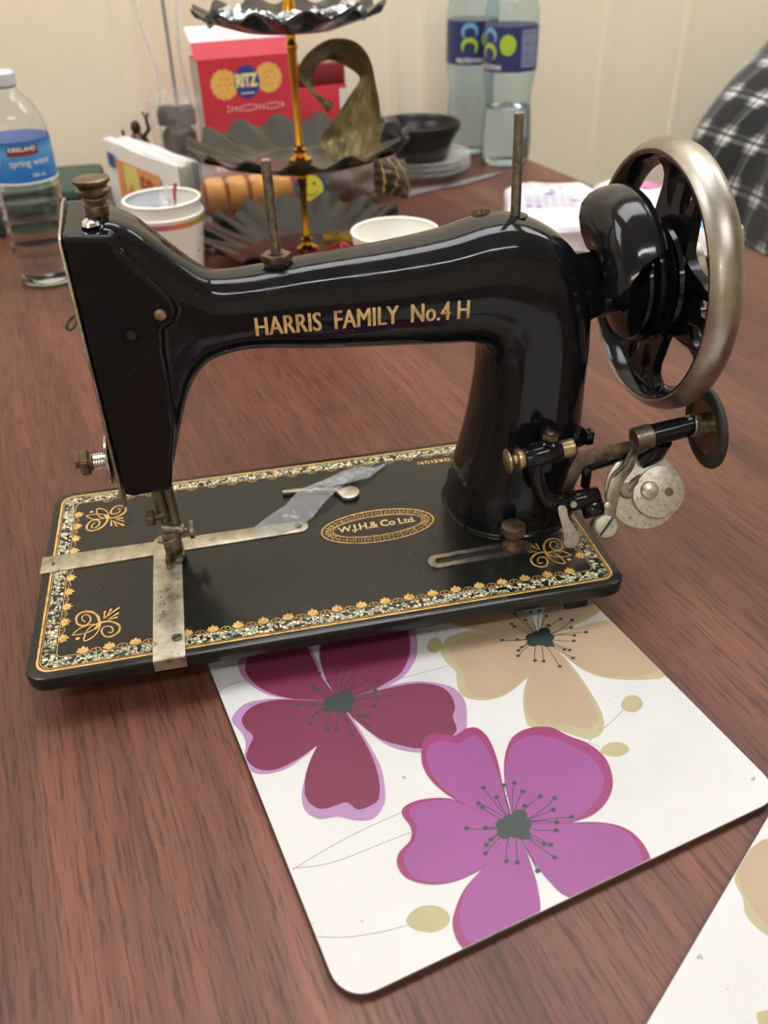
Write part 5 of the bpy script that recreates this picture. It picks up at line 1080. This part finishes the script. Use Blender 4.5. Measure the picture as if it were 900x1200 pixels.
b = MB(); b.lathe([(0, .0009), (.0160, .0009), (.0160, .0011), (0, .0011)], SM_, 36); b.build('sticker_face', mat('sticker_yellow', '#cdbf36', .4), o)
b = MB(); b.poly(ell(-.005, .005, .0018, .0024, 10), .0013, SM_); b.poly(ell(.005, .005, .0018, .0024, 10), .0013, SM_); b.ribbon([(-.008, -.004), (-.004, -.008), (.002, -.009), (.008, -.005)], .0014, .0013, SM_); q = b.build('face_marks', PRB, o, smooth=0); q['kind'] = 'stuff'

# black bowl on clear lids, cutlery
lc = (.4400, .9650)
for k, l in enumerate(('bottom clear plastic dish under the black bowl', 'middle clear plastic dish under the black bowl', 'top clear plastic dish under the black bowl')):
    b = MB(); z = k * .0075; b.lathe([(0, z + .0005), (.050, z + .0005), (.066, z + .0125), (.072, z + .0130), (.072, z + .0140), (.065, z + .0136), (.0495, z + .0018), (0, z + .0018)], T(*lc, 0), 56); o = b.build('clear_dish', film('clear_dish_plastic', (.80, .80, .78), .18, .45, 30, .1) if k == 0 else MATS['clear_dish_plastic']); tag(o, l, 'dish', 'clear dishes under the bowl'); rehome(o, T(*lc, z))
BB = mat('black_bowl_plastic', (.014, .014, .015), .3)
t = thing('black_bowl', 'round black plastic bowl on clear dishes in front of the wall', 'bowl', (*lc, .0235)); M = T(lc[0] - .008, lc[1] - .010, .0225)
b = MB(); b.lathe([(0, 0), (.040, 0), (.044, .003), (.052, .030), (.0515, .0315), (.0555, .033), (.0565, .040), (.054, .041), (.050, .0335), (.0425, .004), (0, .002)], M, 64); b.build('bowl_wall', BB, t, smooth=40)
b = MB(); b.lathe([(.0540, .0400), (.0600, .0400), (.0610, .0420), (.0615, .0500), (.0600, .0510), (.0580, .0490), (.0570, .0430), (.0540, .0420)], M, 64, closed=True); b.build('rim', BB, t, smooth=40)
GPL = mat('grey_clear_cutlery', '#8e8c8c', .25, 0, alpha=.85)
def cutlery(name, label, p, q, fork):
    a = atan2(q[1]-p[1], q[0]-p[0]); ln = sqrt((q[0]-p[0])**2 + (q[1]-p[1])**2); M = T(p[0], p[1], 0, a)
    b = MB(); o = [(0, -.006), (ln*.45, -.0045), (ln*.58, -.0035), (ln*.66, -.0080), (ln*.85, -.0085), (ln, -.001), (ln, .001), (ln*.85, .0050), (ln*.66, .0045), (ln*.58, .0035), (ln*.45, .0045), (0, .006)]
    b.prism(o, .0008, .0030, .0006, M); t = thing(name, label, 'cutlery', (p[0], p[1], 0), a, 'clear plastic cutlery'); b.build('handle_and_blade', GPL, t)
cutlery('plastic_knife', 'grey clear plastic knife lying in front of the black bowl', (.385, .848), (.548, .925), 0)
cutlery('plastic_knife', 'second clear plastic knife tucked beside the first one, nearer the dishes', (.372, .862), (.500, .893), 1)

# tissue packs
def softpack(t, cx, cy, w, d, h, rz, m, seed, nm='pouch'):
    M = T(cx, cy, 0, rz); f = blob(0, 0, h/2, w/2*1.02, d/2*1.02, h/2, .07, seed, .42); b = MB(); b.grid(f, 64, 32, M, wrapu=True); return b.build(nm, m, t, smooth=50), M
TW = mottled('white_film_pack', [(.3, '#d9d5dc'), (.7, '#efedf0')], .3, 0, 30); VIO = mat('violet_print', '#8f83bd', .45); PKP = mat('pink_packaging', '#c07aa8', .45)
t = thing('tissue_pack', 'white plastic tissue pack printed with violet hearts behind the right spool pin', 'packet', (.507, .615, 0), radians(-18))
pk, M = softpack(t, .503, .612, .106, .172, .052, radians(-18), TW, 5)
bm_ = bmesh.new(); bm_.from_mesh(pk.data); TT = BVHTree.FromBMesh(bm_); bm_.free()
def stamp(b, pts, M, lift=.0005, fs=None, tree=None):
    out = []
    for x, y in pts:
        p = M @ Vector((x, y, .2)); h = (tree or TT).ray_cast(p, Vector((0, 0, -1)))[0]; out.append((p.x, p.y, (h.z if h else .03) + lift))
    if fs is None: fs = [tuple(q) for q in tessellate_polygon([[Vector((x, y, 0)) for x, y in pts]])]
    b.add(out, fs)
rnd = random.Random(11)
def heart(cx, cy, s, a): 
    r = []
    for i in range(16): q = 2*pi*i/16; x = s*.95*sin(q)**3; y = s*(.8*cos(q) - .3*cos(2*q) - .12*cos(3*q)); r.append((cx + x*cos(a) - y*sin(a), cy + x*sin(a) + y*cos(a)))
    return r
for k in range(14):
    b = MB(); stamp(b, heart(rnd.uniform(-.045, .045), rnd.uniform(-.070, .075), rnd.uniform(.0035, .0055), rnd.uniform(-1, 1)), M); b.build('heart_print', VIO, t, smooth=0)
b = MB()
for k in range(7):
    for j in range(6): x = -.030 + j*.009; y = -.040 + k*.0075; stamp(b, [(x, y), (x + .0075, y), (x + .0075, y + .0016), (x, y + .0016)], M)
o = b.build('small_print', VIO, t, smooth=0); o['kind'] = 'stuff'
b = MB(); b.grid(lambda u, v: (-.050 + .100*u, -.100 + .022*v, .003 + .016*v + .001*sin(u*20)), 20, 4, M); o = b.build('pink_flap', PKP, t, smooth=60); o.modifiers.new('t', 'SOLIDIFY').thickness = .0006
t = thing('wipes_pack', 'white and pink wipes pack with a blue label seen through the hand wheel', 'packet', (.645, .600, 0), radians(10))
pk, M = softpack(t, .632, .600, .070, .210, .046, ANG, TW, 9)
bm_ = bmesh.new(); bm_.from_mesh(pk.data); T2 = BVHTree.FromBMesh(bm_); bm_.free()
def patch(nm, m, x0, y0, x1, y1, l): 
    b = MB(); n = 8; pts = [(x0 + (x1-x0)*i/n, y0 + (y1-y0)*j/n) for j in range(n+1) for i in range(n+1)]
    stamp(b, pts, M, l, [(j*(n+1)+i, j*(n+1)+i+1, (j+1)*(n+1)+i+1, (j+1)*(n+1)+i) for j in range(n) for i in range(n)], T2); b.build(nm, m, t, smooth=0)
patch('blue_label', mat('sky_blue_print', '#3f9ad0', .4), -.034, -.096, .014, -.050, .0006); patch('black_strip', PRB, -.039, -.094, -.0345, -.050, .0006); patch('pink_label', PKP, -.002, .030, .038, .085, .0006); patch('pink_edge', mat('rose_print', '#d07a8e', .4), -.034, -.0495, .014, -.043, .0006)
b = MB()
for q in ([(-.022, -.085), (-.016, -.075), (-.020, -.068), (-.010, -.060)], [(-.026, -.072), (-.016, -.071), (-.004, -.074)], [(-.014, -.086), (-.008, -.078), (-.010, -.066), (-.003, -.060)]):
    rb_ = MB(); rb_.ribbon(smooth_pts(q, 4, False), .0016); stamp(b, [(x, y) for x, y, _ in rb_.v], M, .0009, rb_.f, T2)
o = b.build('dark_scribble', mat('dark_blue_print', '#1d3560', .5), t, smooth=0); o['kind'] = 'stuff'

# plaid coat over a chair at the right
PLAID = mat('plaid_wool', (.5, .5, .5), .9, 0, sheen=.3)
def _plaid():
    m = PLAID; uv = N(m, 'ShaderNodeUVMap'); sp = N(m, 'ShaderNodeSeparateXYZ'); L(m, uv.outputs[0], sp.inputs[0]); chans = []
    for k in (0, 1):
        fr = N(m, 'ShaderNodeMath', operation='FRACT'); mu = N(m, 'ShaderNodeMath', operation='MULTIPLY'); mu.inputs[1].default_value = 1 / .062; L(m, sp.outputs[k], mu.inputs[0]); L(m, mu.outputs[0], fr.inputs[0])
        chans.append(ramp(m, fr.outputs[0], [(0, (0,)*3), (.38, (.0,)*3), (.40, (.55,)*3), (.50, (.55,)*3), (.52, (1,)*3), (.60, (1,)*3), (.62, (.0,)*3), (.66, (.0,)*3), (.68, (.8,)*3), (.74, (.8,)*3), (.76, (.4,)*3), (.86, (.4,)*3), (.88, (0,)*3)], 'CONSTANT').outputs[0])
    ad = N(m, 'ShaderNodeMix', data_type='RGBA', blend_type='MIX'); ad.inputs[0].default_value = .5; L(m, chans[0], ad.inputs[6]); L(m, chans[1], ad.inputs[7])
    L(m, ramp(m, ad.outputs[2], [(0, (.008, .008, .010)), (.30, (.010, .010, .012)), (.50, (.12, .12, .125)), (.70, (.45, .45, .45)), (.95, (.9, .89, .87))]).outputs[0], P_(m, 'Base Color'))
_plaid()
CH = mat('white_chair_shell', (.75, .74, .72), .5)
cx, cy = 1.160, .90
t = thing('chair', 'white shell chair under the plaid coat beyond the right table edge', 'chair', (cx, cy, FZ), ANG)
CM = T(cx, cy, 0, ANG)
b = MB(); b.grid(lambda u, v: (-.085 + .03*(2*u-1)**2 + .05*v, -.22 + .44*u, -.30 + .47*v), 12, 10, CM); o = b.build('backrest', CH, t, smooth=60); o.modifiers.new('t', 'SOLIDIFY').thickness = .012
b = MB(); b.box((-.09, -.22, -.315), (.36, .22, -.295), CM, .008); b.build('seat', CH, t)
for x in (-.06, .33):
    for y in (-.19, .19): b = MB(); b.cyl(CM @ Vector((x, y, FZ)), CM @ Vector((x*.9 + .01, y*.9, -.315)), .012, seg=12); b.build('leg', LFR, t)
t = thing('plaid_coat', 'black and white plaid coat draped over the chair at the right', 'coat', (cx, cy, .15), ANG)
prof = smooth_pts([(-.165, -.185), (-.175, -.10), (-.170, -.010), (-.130, .055), (-.075, .110), (.000, .170), (.070, .195), (.14, .20), (.19, .10), (.21, -.05), (.21, -.20)], 6, False)
def coat(nm, y0, y1, off_, rot, seed, s0=0, s1=1, fold=.012):
    b = MB(); n = len(prof) - 1; uvs = []; nu, nv = 40, 44
    for j in range(nv + 1):
        for i in range(nu + 1):
            v = s0 + (s1 - s0) * j / nv; u = i / nu; k = v * n; a = int(min(k, n - 1)); f = k - a
            p = Vector(prof[a]).lerp(Vector(prof[a+1]), f); tt = (Vector(prof[a+1]) - Vector(prof[a])).normalized(); nr = Vector((-tt.y, tt.x)); y = y0 + (y1 - y0) * u
            q = fold * sin(y * 34 + v * 3 + seed) * (.4 + .6 * abs(v - .45)) + .008 * noise.noise(Vector((y*14, v*5, seed))) + off_
            edge = .03 * (max(0, abs(2*u-1) - .75) * 4) ** 2
            b.v.append(tuple(CM @ Vector((p.x + nr.x * (q - edge), y, p.y + nr.y * (q - edge)))))
            L_ = v * n * .0135 + y * .35; uvs.append((L_ * cos(rot) - y * sin(rot), L_ * sin(rot) + y * cos(rot)))
    for j in range(nv):
        for i in range(nu): q = (j*(nu+1)+i, j*(nu+1)+i+1, (j+1)*(nu+1)+i+1, (j+1)*(nu+1)+i); b.f.append(q); b.mi.append(0)
    me = bpy.data.meshes.new(nm); me.from_pydata(b.v, [], b.f); me.materials.append(PLAID); ul = me.uv_layers.new(name='UVMap')
    for lp_ in me.loops: ul.data[lp_.index].uv = uvs[lp_.vertex_index]
    me.shade_smooth(); o = bpy.data.objects.new(nm, me); COL.objects.link(o); put(o, t); md = o.modifiers.new('t', 'SOLIDIFY'); md.thickness = .005; md.offset = -1
coat('coat_body', -.26, .26, .0, .35, 1.0); coat('sleeve', -.24, -.02, .022, .95, 4.2, .22, .62, .008)
